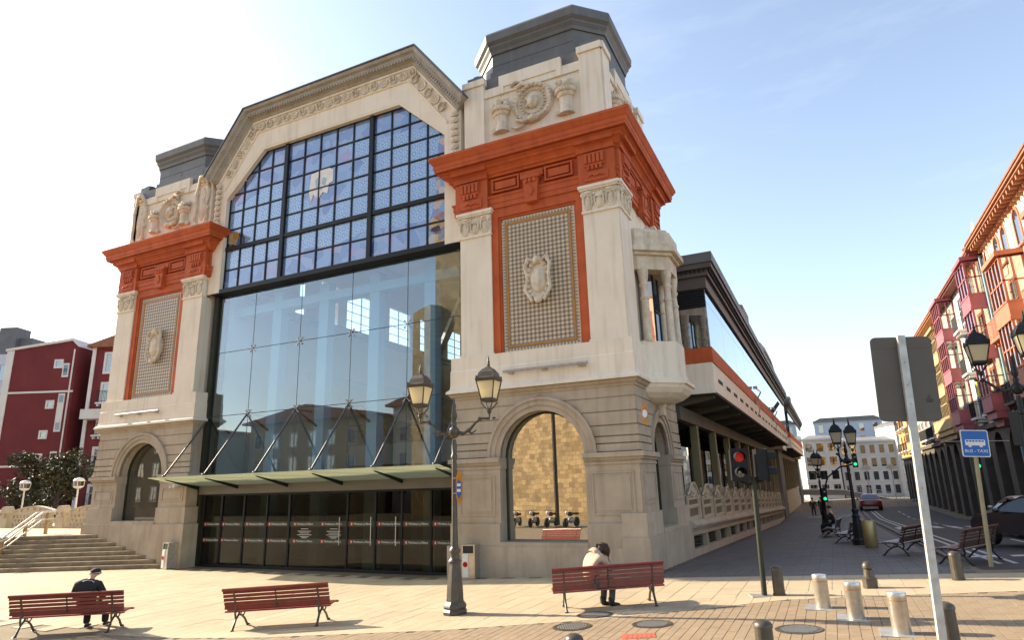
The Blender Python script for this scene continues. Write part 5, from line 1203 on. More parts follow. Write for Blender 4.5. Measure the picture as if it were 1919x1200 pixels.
b = MB(); b.box(0,-.01,.9,11.2,.06,.98); b.box(0,-.01,.1,11.2,.06,.16); b.build('rail', WTRIM, FN)
for x, lab in ((8.6,'thin white flag-topped street lamp left of the pair by the bridge'), (11.2,'thin white street lamp nearest the golden house')):
    o = thing('slim_lamp', lab, 'lamp post', (x, 72, -1.2), 0, 'slim white lamps by the bridge'); b = MB(); b.tube([(0,0,0),(0,0,4.4)], [.07,.05], 6); b.build('pole', WTRIM, o); b = MB(); b.box(-.5,-.15,4.4,.5,.15,4.65); b.prism([(-.5,4.65),(.5,4.65),(0,5.1)], -.15, .15); b.build('head', WTRIM, o)
# ------------------------------------------------------------------ church and houses behind the viewer (they show only as reflections)
CH = thing('stone_church', 'tall sandstone church wall reflected in the arched window', 'church', (-16, -29, 0), rad(29))
SAND = bpy.data.materials.new('sandstone_blocks'); SAND.use_nodes = True
t = SAND.node_tree; bk = t.nodes.new('ShaderNodeTexBrick'); bk.inputs['Scale'].default_value = 1.; bk.inputs['Brick Width'].default_value = .62; bk.inputs['Row Height'].default_value = .33; bk.inputs['Mortar Size'].default_value = .018; bk.inputs['Bias'].default_value = -.1
bk.inputs['Color1'].default_value = (.56,.40,.19,1); bk.inputs['Color2'].default_value = (.28,.18,.08,1); bk.inputs['Mortar'].default_value = (.26,.18,.08,1)
tcn = t.nodes.new('ShaderNodeTexCoord'); sxx = t.nodes.new('ShaderNodeSeparateXYZ'); cmb = t.nodes.new('ShaderNodeCombineXYZ'); t.links.new(tcn.outputs['Object'], sxx.inputs[0]); t.links.new(sxx.outputs[0], cmb.inputs[0]); t.links.new(sxx.outputs[2], cmb.inputs[1]); nzd = t.nodes.new('ShaderNodeTexNoise'); nzd.inputs['Scale'].default_value = 1.3; nzd.inputs['Detail'].default_value = 3; t.links.new(cmb.outputs[0], nzd.inputs['Vector']); vmx = t.nodes.new('ShaderNodeMix'); vmx.data_type = 'RGBA'; vmx.blend_type = 'LINEAR_LIGHT'; vmx.inputs[0].default_value = .22; t.links.new(cmb.outputs[0], vmx.inputs[6]); t.links.new(nzd.outputs['Color'], vmx.inputs[7]); t.links.new(vmx.outputs[2], bk.inputs['Vector'])
nzz = t.nodes.new('ShaderNodeTexNoise'); nzz.inputs['Scale'].default_value = .9; nzz.inputs['Detail'].default_value = 6; t.links.new(tcn.outputs['Object'], nzz.inputs['Vector']); mxx = t.nodes.new('ShaderNodeMix'); mxx.data_type = 'RGBA'; mxx.blend_type = 'MULTIPLY'; mxx.inputs[0].default_value = .75; t.links.new(bk.outputs[0], mxx.inputs[6]); t.links.new(nzz.outputs['Fac'], mxx.inputs[7]); t.links.new(mxx.outputs[2], t.nodes['Principled BSDF'].inputs['Base Color']); t.nodes['Principled BSDF'].inputs['Roughness'].default_value = .9
b = MB(); b.box(-17.0,-8,-1,9.5,0,30); b.build('nave_wall', SAND, CH)
b = MB(); b.box(-19.5,-3,-1,-15.5,1.4,21); b.build('buttress', SAND, CH)
b = MB(); b.box(-17.5,-9,30,10,.5,31); b.build('parapet', SAND, CH)
def back_house(name, label, x, y, w_, zt, m):
    o = thing(name, label, 'house', (x, y, 0)); b = MB(); b.box(0,-9,-1,w_,0,zt); b.build('wall', m, o); b = MB(); b.prism([(-.6,zt),(w_+.6,zt),(w_+.6,zt+.25),(w_/2,zt+2.0),(-.6,zt+.25)], -9.5, .9); b.build('roof', TILE, o)
    TB = lambda u, w2, z: (u, w2, z)
    for k in range(3):
        for j in range(int(w_/3)): win_unit(TB, 1.5+3*j, 2.0+3*k, 1.0, 1.6, o, WTRIM, .15)
back_house('ochre_back_house', 'ochre house mirrored in the entrance glazing', -62, -42, 20, 11.0, OCHRE)
back_house('ivory_back_house', 'ivory house mirrored in the entrance glazing', -41, -44, 12, 12.0, IVORY)
back_house('brown_back_house', 'long brown house mirrored at the left of the glazing', -90, -38, 26, 10, mat('brown_render', (.3,.22,.12), (.25,.18,.1), .5, .85, 0))

def motorbike(x, y, rz, label, body):
    o = thing('motorbike', label, 'motorbike', (x, y, 0), rz, 'motorbikes parked before the church')
    for cx_ in (-.62, .68):
        b = MB(); b.lathe([(.20,-.05),(.29,-.05),(.30,0),(.29,.05),(.20,.05),(.20,-.05)], (cx_,0,.30), 18, 'y'); b.build('tyre', BLACK, o, smooth=40); b = MB(); b.lathe([(.0,-.02),(.2,-.02),(.2,.02),(.0,.02)], (cx_,0,.30), 12, 'y'); b.build('rim', STEELD, o)
    b = MB(); b.tube([(.68,-.08,.30),(.5,-.07,.8),(.42,-.06,1.0)], .025, 6); b.tube([(.68,.08,.30),(.5,.07,.8),(.42,.06,1.0)], .025, 6); b.build('fork', STEELD, o)
    b = MB(); b.ball((.12,0,.80), .32, .15, .14); b.ball((-.65,0,.78), .28, .11, .08); b.build('tank', body, o, smooth=60)
    b = MB(); b.ball((-.35,0,.80), .38, .15, .07); b.build('seat', BLACK, o, smooth=60); b = MB(); b.ball((.0,0,.42), .32, .16, .2); b.build('engine', STEELD, o, smooth=60)
    b = MB(); b.tube([(.36,-.36,1.02),(.42,-.15,1.04),(.42,.15,1.04),(.36,.36,1.02)], .018, 6); b.build('handlebar', BLACK, o); b = MB(); b.ball((.55,0,.9), .09, .1, .1); b.build('headlight', WHITE, o, smooth=60)
for k, (x, lab) in enumerate(((-14.2,'leftmost motorbike mirrored in the arched window'),(-12.9,'second motorbike mirrored in the arched window'),(-11.6,'third motorbike mirrored in the arched window'),(-10.2,'rightmost motorbike mirrored in the arched window'))): motorbike(x, -21.3+.2*k, rad(80+7*k), lab, BLACK if k % 2 else MAROON)
o = thing('utility_pole', 'dark utility pole mirrored in the arched window', 'pole', (-11.9, -22.6, 0)); b = MB(); b.tube([(0,0,0),(0,0,15)], [.16,.11], 8); b.build('shaft', BARK, o); b = MB(); b.box(-.7,-.06,13.8,.7,.06,13.95); b.build('crossarm', BARK, o)
# ------------------------------------------------------------------ benches
def make_bench(label, m, iron, group):
    o = thing('bench', label, 'bench', group=group); L_ = 2.12
    # local: x along bench, back towards -y, sitter faces +y
    seat = [(.0,.40),(.10,.425),(.20,.43),(.30,.43),(.40,.425),(.475,.40)]
    for k, (y, z) in enumerate(seat):
        b = MB(); b.box(-L_/2, y-.04, z-.015, L_/2, y+.04, z+.015, 0, .004); b.build('seat_slat', m, o)
    for k in range(5):
        z = .50+.085*k; y = -.035-.024*k; h = .065 if k else .09
        b = MB(); b.box(-L_/2, y-.014, z-h/2, L_/2, y+.014, z+h/2, .0, .003); b.build('back_slat', m, o)
    b = MB(); b.tube([(-L_/2,-.165,.90),(L_/2,-.165,.90)], .034, 8); b.build('top_rail', m, o, smooth=40)
    for s in (-1, 1):
        x = s*.84; f = MB()
        f.tube([(x,-.16,0.01),(x,-.10,.09),(x,-.02,.22),(x,.10,.31),(x,.24,.27),(x,.38,.16),(x,.46,.05),(x,.50,.01)], [.028,.024,.022,.022,.022,.022,.024,.028], 7)
        f.tube([(x,-.02,.22),(x,-.05,.36),(x,-.03,.44),(x,-.06,.6),(x,-.13,.8),(x,-.17,.90)], [.018,.02,.022,.02,.018,.016], 6)
        f.tube([(x,.10,.30),(x,.12,.38),(x,.30,.40),(x,.47,.385)], [.016,.018,.018,.018], 6)
        f.tube([(x,-.03,.42),(x,.1,.40),(x,.3,.405),(x,.48,.38)], .016, 6)
        f.tube([(x,.12,.31),(x,.16,.36),(x,.21,.34),(x,.19,.29)], .012, 5); f.tube([(x,.30,.25),(x,.38,.32),(x,.44,.36)], .014, 5); f.tube([(x,.0,.25),(x,-.06,.31),(x,-.02,.38)], .013, 5)
        f.ball((x,-.17,.015), .045, .05, .02, 8, 4); f.ball((x,.51,.015), .045, .05, .02, 8, 4)
        f.build('leg_frame', iron, o, smooth=50)
    b = MB(); b.tube([(0,-.055,.46),(0,-.09,.62),(0,-.155,.86)], .012, 5); b.tube([(0,0,.39),(0,.46,.385)], .012, 5); b.build('centre_strap', iron, o)
    return o
def gz_(x, y): return ground(x, y)
def bench_at(o, x, y, deg): o.scale = (1, 1, .85); o.location = (x, y, gz_(x, y)); o.rotation_euler = (0, -math.tan(.045)*math.cos(rad(deg)) if x > -7 and y < 0 else 0, rad(deg)); return o
GB = 'red slatted benches on the plaza'
bn = make_bench('red slatted bench with the man in a black jacket sitting on it', WOOD, IRON, GB)
# back feet of bench n -> centre
def from_feet(p, q):
    a = math.atan2(q[1]-p[1], q[0]-p[0]); n = (-math.sin(a), math.cos(a)); return ((p[0]+q[0])/2+n[0]*.16, (p[1]+q[1])/2+n[1]*.16, math.degrees(a))
B1 = from_feet((-10.24,-9.32), (-8.92,-8.42)); B2 = from_feet((-6.30,-7.62), (-4.72,-6.98)); B3 = from_feet((-.18,-5.44), (1.40,-4.68))
bench_at(bn, *B1); bench_at(dup(bn, label='empty red slatted bench left of the lamp post'), *B2); bench_at(dup(bn, label='red slatted bench right of the lamp post with a bent person'), *B3)
bd = make_bench('dark slatted bench under the bus and taxi sign', DWOOD, IRONB, 'dark benches along the road')
bench_at(bd, 7.45, 1.5, 62); bench_at(dup(bd, label='dark slatted bench between the steel bin and the sign post'), 6.45, 4.6, 66); bench_at(dup(bd, label='dark bench at the foot of the far double lamp'), 5.15, 11.6, 75); bench_at(dup(bd, label='dark bench under the seated street person'), 4.55, 17.0, 84)
# ------------------------------------------------------------------ lamp posts
def lantern(o, x, y, z, s=1.0):
    """four-sided tapered lantern hanging in a cradle; parts parented to the lamp"""
    def fr(h0, h1, a, c): return [(x+sx*a*s, y+sy*a*s, z+h0*s) for sx, sy in ((-1,-1),(1,-1),(1,1),(-1,1))], [(x+sx*c*s, y+sy*c*s, z+h1*s) for sx, sy in ((-1,-1),(1,-1),(1,1),(-1,1))]
    def loft(nm, secs, m, cap=True):
        b = MB(); R = []
        for a, h in secs: R.append([b.P((x+sx*a*s, y+sy*a*s, z+h*s)) for sx, sy in ((-1,-1),(1,-1),(1,1),(-1,1))])
        for i in range(len(R)-1):
            for k in range(4): b.f.append([R[i][k], R[i][(k+1) % 4], R[i+1][(k+1) % 4], R[i+1][k]])
        if cap: b.f.append(R[0][::-1]); b.f.append(R[-1])
        return b.build(nm, m, o)
    b = MB()
    for sx, sy in ((-1,-1),(1,-1),(1,1),(-1,1)):
        b.tube([(x+sx*.125*s,y+sy*.125*s,z+.02*s),(x+sx*.20*s,y+sy*.20*s,z+.42*s)], .014*s, 5)
        b.tube([(x,y,z-.2*s),(x+sx*.07*s,y+sy*.07*s,z-.13*s),(x+sx*.13*s,y+sy*.13*s,z-.02*s)], .014*s, 5); b.ball((x+sx*.20*s,y+sy*.20*s,z+.50*s), .02*s, .02*s, .04*s, 6, 4)
    b.ball((x,y,z-.21*s), .05*s, .05*s, .06*s); b.tube([(x,y,z-.36*s),(x,y,z-.2*s)], [.012*s,.03*s], 6)
    L0 = b.build('lantern_frame', o['iron'] and IRON if o.get('iron') else IRONB, o, smooth=50)
    im = IRON if o.get('iron') else IRONB
    loft('lantern_base', [(.10,-.02),(.14,0),(.14,.05),(.125,.06)], im)
    for k, (ax, sg) in enumerate((('x',-1),('x',1),('y',-1),('y',1))):
        g = MB(); a0_, a1_ = .118*s, .19*s; z0_, z1_ = z+.06*s, z+.41*s
        if ax == 'x': g.face([(x+sg*a0_,y-a0_,z0_),(x+sg*a0_,y+a0_,z0_),(x+sg*a1_,y+a1_,z1_),(x+sg*a1_,y-a1_,z1_)])
        else: g.face([(x-a0_,y+sg*a0_,z0_),(x+a0_,y+sg*a0_,z0_),(x+a1_,y+sg*a1_,z1_),(x-a1_,y+sg*a1_,z1_)])
        g.build('lantern_pane', LAMPG, o)
    loft('lantern_roof', [(.20,.41),(.215,.42),(.22,.47),(.19,.50),(.16,.60),(.10,.68),(.06,.70),(.06,.71),(.02,.74)], im)
    f = MB(); f.lathe([(.02,.72),(.04,.76),(.025,.80),(.035,.83),(.015,.87),(.02,.9),(.0,.96)], (x, y, z), 8)
    f = MB(); f.lathe([(.02*s,.72*s),(.04*s,.76*s),(.025*s,.80*s),(.035*s,.83*s),(.015*s,.87*s),(.02*s,.9*s),(.0,.97*s)], (x, y, z), 8); f.build('lantern_finial', im, o, smooth=50)
def lamp_post(label, loc, arms, iron, h=3.55, rz=0, s=1.0, reach=.82, lz=.5, tiltx=0, group='ornate lantern lamp posts'):
    o = thing('lamp_post', label, 'lamp post', loc, rz, group); o['iron'] = iron; m = IRON if iron else IRONB
    b = MB(); b.lathe([(.24,0),(.25,.06),(.22,.10),(.24,.14),(.23,.18),(.18,.24),(.165,.5),(.13,.8),(.115,.95)], n=8); b.build('base', m, o, smooth=25)
    b = MB(); b.lathe([(.13,.95),(.14,.99),(.10,1.03),(.09,1.12),(.115,1.16),(.115,1.2),(.075,1.26)], n=14); b.build('collar', m, o, smooth=40)
    b = MB(); b.lathe([(.072,1.24),(.06,1.6),(.055,2.4),(.048,h-.55),(.07,h-.53),(.07,h-.48),(.05,h-.45),(.06,h-.3),(.04,h-.15)], n=12); b.build('shaft', m, o, smooth=40)
    b = MB(); b.ball((0,0,h), .12, .12, .13, 12, 8); b.lathe([(.05,h+.1),(.06,h+.2),(.035,h+.24),(.06,h+.3),(.065,h+.36),(.035,h+.5),(.05,h+.55),(.02,h+.64),(.025,h+.68),(.0,h+.74)], n=10); b.build('hub', m, o, smooth=50)
    for a in arms:
        c_, s_ = math.cos(a), math.sin(a); q = lambda r, z: (c_*r, s_*r, h+z)
        b = MB(); b.tube([q(.08,0),q(.22,-.04),q(.36,.03),q(.5,.17),q(.64,.25),q(reach,.24)], [.045,.032,.034,.028,.026,.03], 7)
        for r, z in ((.2,-.04),(.34,.02),(.6,.24)): b.ball(q(r,z), .048, .048, .048, 8, 5)
        b.tube([q(.3,.02),q(.42,-.05),q(.52,.02)], [.02,.025,.01], 5); b.ball(q(reach+.1,.24), .04, .04, .025, 6, 4); b.build('arm', m, o, smooth=50)
        lantern(o, c_*reach, s_*reach, h+.60*s-.0, s)
    if tiltx: o.rotation_euler = (0, tiltx, rz)
    return o
LP = (-2.424, -5.638); near = lamp_post('bronze double lantern lamp post standing alone in front of the glass doors', (*LP, ground(*LP)), (0, math.pi), True, rz=rad(4))
b = MB(); b.prism([(-.10,2.22),(.0,2.05),(.10,2.22),(.11,2.62),(.0,2.80),(-.11,2.62)], -.09, -.075); pq = b.build('plaque', ORANGE, near, (.15, 0, 0)); pq.scale = (.68, 1, 1)
b = MB(); b.prism([(-.075,2.28),(.0,2.2),(.075,2.28),(.085,2.5),(.0,2.58),(-.085,2.5)], -.096, -.0905); b.build('plaque_face', BLUE, pq)
for z in (2.36, 2.47):
    b = MB(); b.box(-.06,-.1,z-.028,.06,-.097,z+.028); b.build('plaque_band', WHITE, pq)
b = MB(); b.tube([(0,-.05,2.3),(.12,-.07,2.3)], .012, 5); b.tube([(0,-.05,2.6),(.12,-.07,2.6)], .012, 5); b.build('plaque_bracket', IRON, near)
l2 = lamp_post('black double lantern lamp post beside the steel bin down the street', (5.232, 9.736, ground(5.2, 9.7)), (rad(60), rad(240)), False, h=2.95, reach=.5)
lamp_post('black lamp post with green traffic signal far down the walkway', (4.0, 24.0, ground(4, 24)), (rad(80), rad(260)), False, h=2.95, reach=.45)
lamp_post('black lantern lamp post cut by the right picture edge', (8.22, -.6, ground(8.22, -.6)), (rad(-75), rad(150)), False, h=3.64, s=1.0, reach=.62, tiltx=rad(3.0))
# ------------------------------------------------------------------ bollards, bins, signs, signals
def steel_bollard(px, py, label):
    o = thing('steel_bollard', label, 'bollard', (px, py, ground(px, py)), 0, 'retractable steel bollards')
    b = MB(); b.lathe([(.118,0),(.118,.44),(.121,.45),(.121,.505),(.114,.52),(.0,.525)], n=24); b.build('tube', STEEL, o, smooth=40)
    b = MB(); b.lathe([(.1195,.41),(.1195,.43)], n=24); b.build('reflector_ring', mat('copper_ring', (.55,.28,.14), None, 4, .4, 0, .7) if 'copper_ring' not in bpy.data.materials else bpy.data.materials['copper_ring'], o, smooth=40)
    b = MB(); b.box(-.27,-.27,-.02,.27,.27,.006); b.build('floor_plate', STEELD, o)
for p in ((4.2,-4.76,'leftmost and farthest of three short steel bollards'),(4.67,-5.65,'middle one of three short steel bollards'),(5.19,-6.65,'nearest of three short steel bollards, left of the sign post')): steel_bollard(*p)
def iron_bollard(px, py, label, hd=.5, rr=.105):
    o = thing('iron_bollard', label, 'bollard', (px, py, ground(px, py)), 0, 'dark fluted iron bollards')
    b = MB(); n = 32; R = []
    for z, r in ((0,rr*1.12),(.03,rr*1.12),(.04,rr),(hd-.05,rr*.98)):
        R.append([b.P(((r*(1-.05*(k % 4 == 0)))*math.cos(2*math.pi*k/n), (r*(1-.05*(k % 4 == 0)))*math.sin(2*math.pi*k/n), z)) for k in range(n)])
    for i in range(len(R)-1):
        for k in range(n): b.f.append([R[i][k], R[i][(k+1) % n], R[i+1][(k+1) % n], R[i+1][k]])
    b.build('fluted_shaft', IRON, o, smooth=20)
    b = MB(); b.lathe([(rr*1.05,hd-.055),(rr*1.06,hd-.03),(rr*.9,hd+.0),(rr*.45,hd+.025),(.0,hd+.03)], n=18); b.build('domed_cap', IRON, o, smooth=40)
for p in ((3.43,-3.49,'dark iron bollard beside the traffic light pole'),(6.57,-1.73,'dark iron bollard in front of the roadside bench'),(3.64,-8.70,'dark fluted bollard cut by the bottom edge right of centre'),(5.65,-7.45,'dark fluted bollard hidden behind the white sign post'),(1.61,-9.67,'dome of a dark bollard just entering the bottom edge')): iron_bollard(*p)
o = thing('hydrant_bollard', 'short dark bollard with knobbed head between the steel bollards and lamp', 'bollard', (5.01,-2.66,ground(5,-2.66)))
b = MB(); b.lathe([(.13,0),(.13,.18),(.10,.2),(.085,.33),(.075,.34)], n=12); b.build('body', IRON, o, smooth=30)
b = MB(); b.lathe([(.075,.34),(.10,.36),(.10,.40),(.09,.43),(.06,.47),(.0,.49)], n=14); b.build('head', IRON, o, smooth=40)
def bin_(px, py, label, rz):
    o = thing('litter_bin', label, 'litter bin', (px, py, ground(px, py)), rz, 'steel litter bins by the entrance')
    b = MB()
    for x0_, y0_, z0_, x1_, y1_, z1_ in ((-.2,-.2,.02,.2,.2,.70),(-.2,-.2,.70,-.16,.2,.9),(.16,-.2,.70,.2,.2,.9),(-.16,.16,.70,.16,.2,.9),(-.2,-.2,.9,.2,.2,.93)): b.box(x0_, y0_, z0_, x1_, y1_, z1_)
    b.build('box', STEEL, o); b = MB(); b.box(-.16,-.19,.702,.16,.16,.899); b.build('mouth', BLACK, o)
    b = MB(); b.box(-.17,-.212,.06,.0,-.201,.68); b.build('white_sticker', WHITE, o)
    b = MB(); b.lathe([(.075,-.003),(.075,.003),(.045,.003),(.045,-.003)], (-.085,-.216,.40), 16, 'y'); b.box(-.14,-.219,.385,-.03,-.215,.41); b.build('red_mark', SRED, o)
bin_(-5.01,-.42, 'steel litter bin with red mark right of the doors', rad(8)); bin_(-17.85,-.33, 'steel litter bin with white sticker beside the stairs', rad(-10))
o = thing('round_bin', 'brass coloured cylindrical bin beside the black lamp post', 'litter bin', (5.53, 8.0, ground(5.53, 8)))
b = MB(); b.lathe([(.19,0),(.21,.03),(.21,.82),(.19,.86),(.17,.86),(.17,.6)], n=20); b.build('drum', mat('brass', (.50,.40,.20), (.42,.33,.16), 5, .4, .05, .6), o, smooth=40); b = MB(); b.lathe([(.17,.7),(.0,.7)], n=20); b.build('liner', BLACK, o)
def roundrect(w_, h, r, n=5):
    out = []
    for cx_, cz_, a in ((w_/2-r,h/2-r,0),(-w_/2+r,h/2-r,90),(-w_/2+r,-h/2+r,180),(w_/2-r,-h/2+r,270)):
        out += [(cx_+r*math.cos(rad(a+90*k/n)), cz_+r*math.sin(rad(a+90*k/n))) for k in range(n+1)]
    return out
# big road sign seen from behind
SG = thing('road_sign', 'large grey road sign seen from behind on a pale post', 'road sign', (5.53,-7.72,ground(5.53,-7.7)), rad(14)); SG.rotation_euler = (rad(0), rad(2.4), rad(14))
b = MB(); b.box(-.045,-.03,-.1,.045,.03,3.86); b.build('post', GALV, SG)
b = MB(); b.prism([(p[0], p[1]+3.29) for p in roundrect(.74, 1.12, .07)], .034, .046); b.build('panel', BACKS, SG)
b = MB(); b.box(-.36,.031,3.7,.36,.0345,3.75); b.box(-.36,.031,2.85,.36,.0345,2.9); b.build('clamp_bar', BACKS, SG)
b = MB()
for z, w0 in ((3.06,.012),(3.03,.025),(3.005,.045),(2.985,.035)): b.box(.25-w0,.030,z-.004,.25+w0,.0338,z+.004)
b.build('maker_print', DARK, SG)
b = MB()
for z in (3.2,3.5,2.95,1.9): b.ball((0,-.03,z), .012, .008, .012, 6, 4)
b.build('bolt', STEELD, SG)
# bus taxi sign
BS = thing('bus_taxi_sign', 'blue bus and taxi sign on a slim post', 'traffic sign', (7.484,.393,ground(7.48,.39))); BS.rotation_euler = (0, rad(3.2), rad(14))
b = MB(); b.tube([(0,0,-.1),(0,0,2.75)], .045, 10); b.build('post', mat('tan_post', (.34,.28,.16), (.28,.23,.13), 4, .6, 0), BS, smooth=40)
b = MB(); b.prism([(p[0], p[1]+2.62) for p in roundrect(.56, .60, .04)], -.065, -.05); pn = b.build('panel', WHITE, BS)
b = MB(); b.prism([(p[0], p[1]+2.62) for p in roundrect(.52, .56, .03)], -.069, -.0655); b.build('blue_field', BLUE, pn)
b = MB(); b.prism([(p[0], p[1]+2.64) for p in roundrect(.40, .13, .02)], -.073, -.0695)
for x in (-.11, .11): b.lathe([(.0,-.073),(.035,-.073),(.035,-.0695)], (x, 0, 2.57), 12, 'y')
b.build('bus_symbol', WHITE, pn)
b = MB()
for k in range(6): b.box(-.18+.062*k,-.076,2.655,-.135+.062*k,-.0735,2.69)
b.build('bus_window', BLUE, pn)
tm = text_mesh('BUS - TAXI', .094, .001); tm.materials.append(WHITE); obj('lettering', tm, None, pn, (0,-.0715,2.45), (rad(90),0,0))
b = MB(); b.tube([(-.55,.06,2.66),(.75,.06,2.70)], .008, 4); b.build('cross_wire', STEELD, BS)
# no entry sign on the signal pole at the right edge
NE = thing('no_entry_sign', 'red no entry sign with white plate at the right edge', 'traffic sign', (8.9, 2.0, ground(8.9, 2))); NE.rotation_euler = (0, rad(3), rad(60))
b = MB(); b.tube([(0,0,0),(0,0,3.4)], .05, 8); b.build('post', IRONB, NE)
b = MB(); b.lathe([(.0,-.08),(.32,-.08),(.32,-.06),(.0,-.06)], (0,0,3.1), 24, 'y'); b.build('disc', SRED, NE); b = MB(); b.box(-.22,-.085,3.05,.22,-.081,3.15); b.build('white_bar', WHITE, NE); b = MB(); b.box(-.2,-.08,2.4,.2,-.06,2.72); b.build('plate', WHITE, NE)
b = MB(); b.box(-.42,-.06,2.55,-.2,.12,3.35); b.build('signal_housing', BLACK, NE)
# traffic light
TL = thing('traffic_light', 'traffic light with a red lamp showing and a second head turned away', 'traffic light', (3.168,-3.558,ground(3.17,-3.56))); TL.rotation_euler = (0, rad(1.4), rad(20))
b = MB(); b.tube([(0,0,0),(0,0,2.2)], .05, 10); b.build('pole', GREEN_D, TL, smooth=40); b = MB(); b.box(-.26,-.16,-.02,.2,.16,.012); b.build('base_plate', STEELD, TL)
HM = mat('signal_black', (.008,.009,.010), (.012,.012,.014), 4, .5, 0, spec=.25)
def lens(nm, c, ax, m, parent, r=.085):
    b = MB(); b.lathe([(.0,-.03),(r*.7,-.02),(r,0)], c, 14, ax); return b.build(nm, m, parent, smooth=60)
def emis(nm, col, st):
    m = bpy.data.materials.new(nm); m.use_nodes = True; bb = m.node_tree.nodes['Principled BSDF']; bb.inputs['Base Color'].default_value = (*col, 1); bb.inputs['Emission Color'].default_value = (*col, 1); bb.inputs['Emission Strength'].default_value = st; return m
REDL = emis('red_lamp', (.22,.008,.006), .35); GRNL = emis('green_lamp', (.03,.55,.2), .7)
def head(x, facing, nm, lit):
    T = (lambda a, q, z: (x+a, q, z)) if facing == 'y' else (lambda a, q, z: (x-q, a, z))
    b = MB(T); b.box(-.14,-.10,2.14,.14,.12,2.74); h = b.build('signal_head', HM, TL)
    for z in (2.59, 2.29):
        v = MB(T); v.lathe([(.105,-.26),(.11,-.10)], (0, 0, z), 14, 'y', rad(-20), rad(200)); v.build('visor', HM, h)
        l = MB(T); l.lathe([(.0,-.13),(.07,-.12),(.095,-.10)], (0, 0, z), 14, 'y'); l.build('lens', REDL if (lit and z > 2.4) else DARKG, h, smooth=60)
    b = MB(T); b.box(-.16,-.095,2.12,.16,-.085,2.76); b.build('backboard', HM, h)
head(-.27, 'y', 'a', True); head(.18, 'x', 'b', False)
b = MB(); b.tube([(-.27,.02,2.12),(-.1,.02,2.06),(0,0,2.08),(.18,.0,2.14)], .025, 6); b.build('bracket', HM, TL)
for nm, lab, p, zz in (('street_signal','green signal on the curved arm over the road',(5.95,24,ground(6,24)),3.3),('street_signal','green signal low on the far lamp post',(4.18,23.5,ground(4,23.5)),1.55),('street_signal','green signal in front of the dark arcade at the right',(10.6,18.,ground(10.6,18)),2.6)):
    o = thing(nm, lab, 'traffic light', p, 0, 'distant green signals'); b = MB(); b.box(-.13,-.1,zz,.13,.1,zz+.75); b.build('housing', HM, o); lens('green_lens', (0,-.11,zz+.18), 'y', GRNL, o, .09); lens('dark_lens', (0,-.11,zz+.52), 'y', DARKG, o, .09)
    if zz > 3: b = MB(); b.tube([(-1.85,0,1.9),(-1.5,0,2.8),(-.8,0,3.35),(0,0,3.5)], .05, 6); b.tube([(-1.85,0,0),(-1.85,0,2)], .06, 6); b.build('arm', IRONB, o)
    elif zz > 2: b = MB(); b.tube([(0,.15,0),(0,.15,3.4)], .05, 6); b.build('pole', IRONB, o)
    else: b = MB(); b.tube([(-.16,.1,0),(-.16,.1,2.3)], .04, 6); b.build('pole', IRONB, o)
# manholes, red plate, litter
def manhole(px, py, label, r=.33):
    o = thing('manhole_cover', label, 'manhole cover', (px, py, ground(px, py)+.004), 0, 'round iron covers in the brick paving'); o.rotation_euler = (0, -math.atan(.045), 0)
    b = MB(); b.lathe([(r,-.02),(r,.004),(r-.04,.006),(r-.05,.0),(.0,.0)], n=28); b.build('rim', IRON, o, smooth=30)
    st_ = MB(); rr = random.Random(3)
    for i in range(-7, 8):
        for j in range(-7, 8):
            x, y = i*.043+(.02 if j % 2 else 0), j*.043
            if x*x+y*y < (r-.08)**2: st_.box(x-.013, y-.013, 0, x+.013, y+.013, .007)
    tag(st_.build('tread_stud', STEELD, o), kind='stuff')
for p in ((.46,-5.60,'iron cover straddling the lamp shadow line'),(1.68,-6.31,'iron cover right of the red plate'),(.41,-6.62,'iron cover left of the red plate'),(3.89,-6.52,'iron cover between the steel bollards and bottom edge')): manhole(*p)
o = thing('red_plate', 'small red rectangular service plate in the brick paving', 'plate', (1.69,-7.2,ground(1.69,-7.2)+.004)); o.rotation_euler = (0,-math.atan(.045),rad(18))
b = MB(); b.box(-.25,-.16,-.02,.25,.16,.004); b.build('frame', mat('red_plate', (.50,.13,.08), (.42,.10,.06), 9, .6, .1), o)
b = MB()
for k in range(6): b.box(-.2+.07*k,-.12,.004,-.16+.07*k,.12,.009)
b.build('ridge', bpy.data.materials['red_plate'], o)
o = thing('oval_plaque', 'small white oval street plaque on the corner of the right tower', 'plaque', (.21,.02,4.42), rad(32)); o.scale = (.6,1,.9); b = MB(); b.lathe([(.0,.05),(.12,.05),(.12,.0)], (0,-.15,0), 16, 'y'); b.build('face', WHITE, o); b = MB(); b.ring([(.15*math.cos(a),.34*math.sin(a)) for a in [k*math.pi/8 for k in range(16)]], [(.12*math.cos(a),.2*math.sin(a)) for a in [k*math.pi/8 for k in range(16)]], -.16, -.11); b.build('gilt_rim', ORANGE, o)
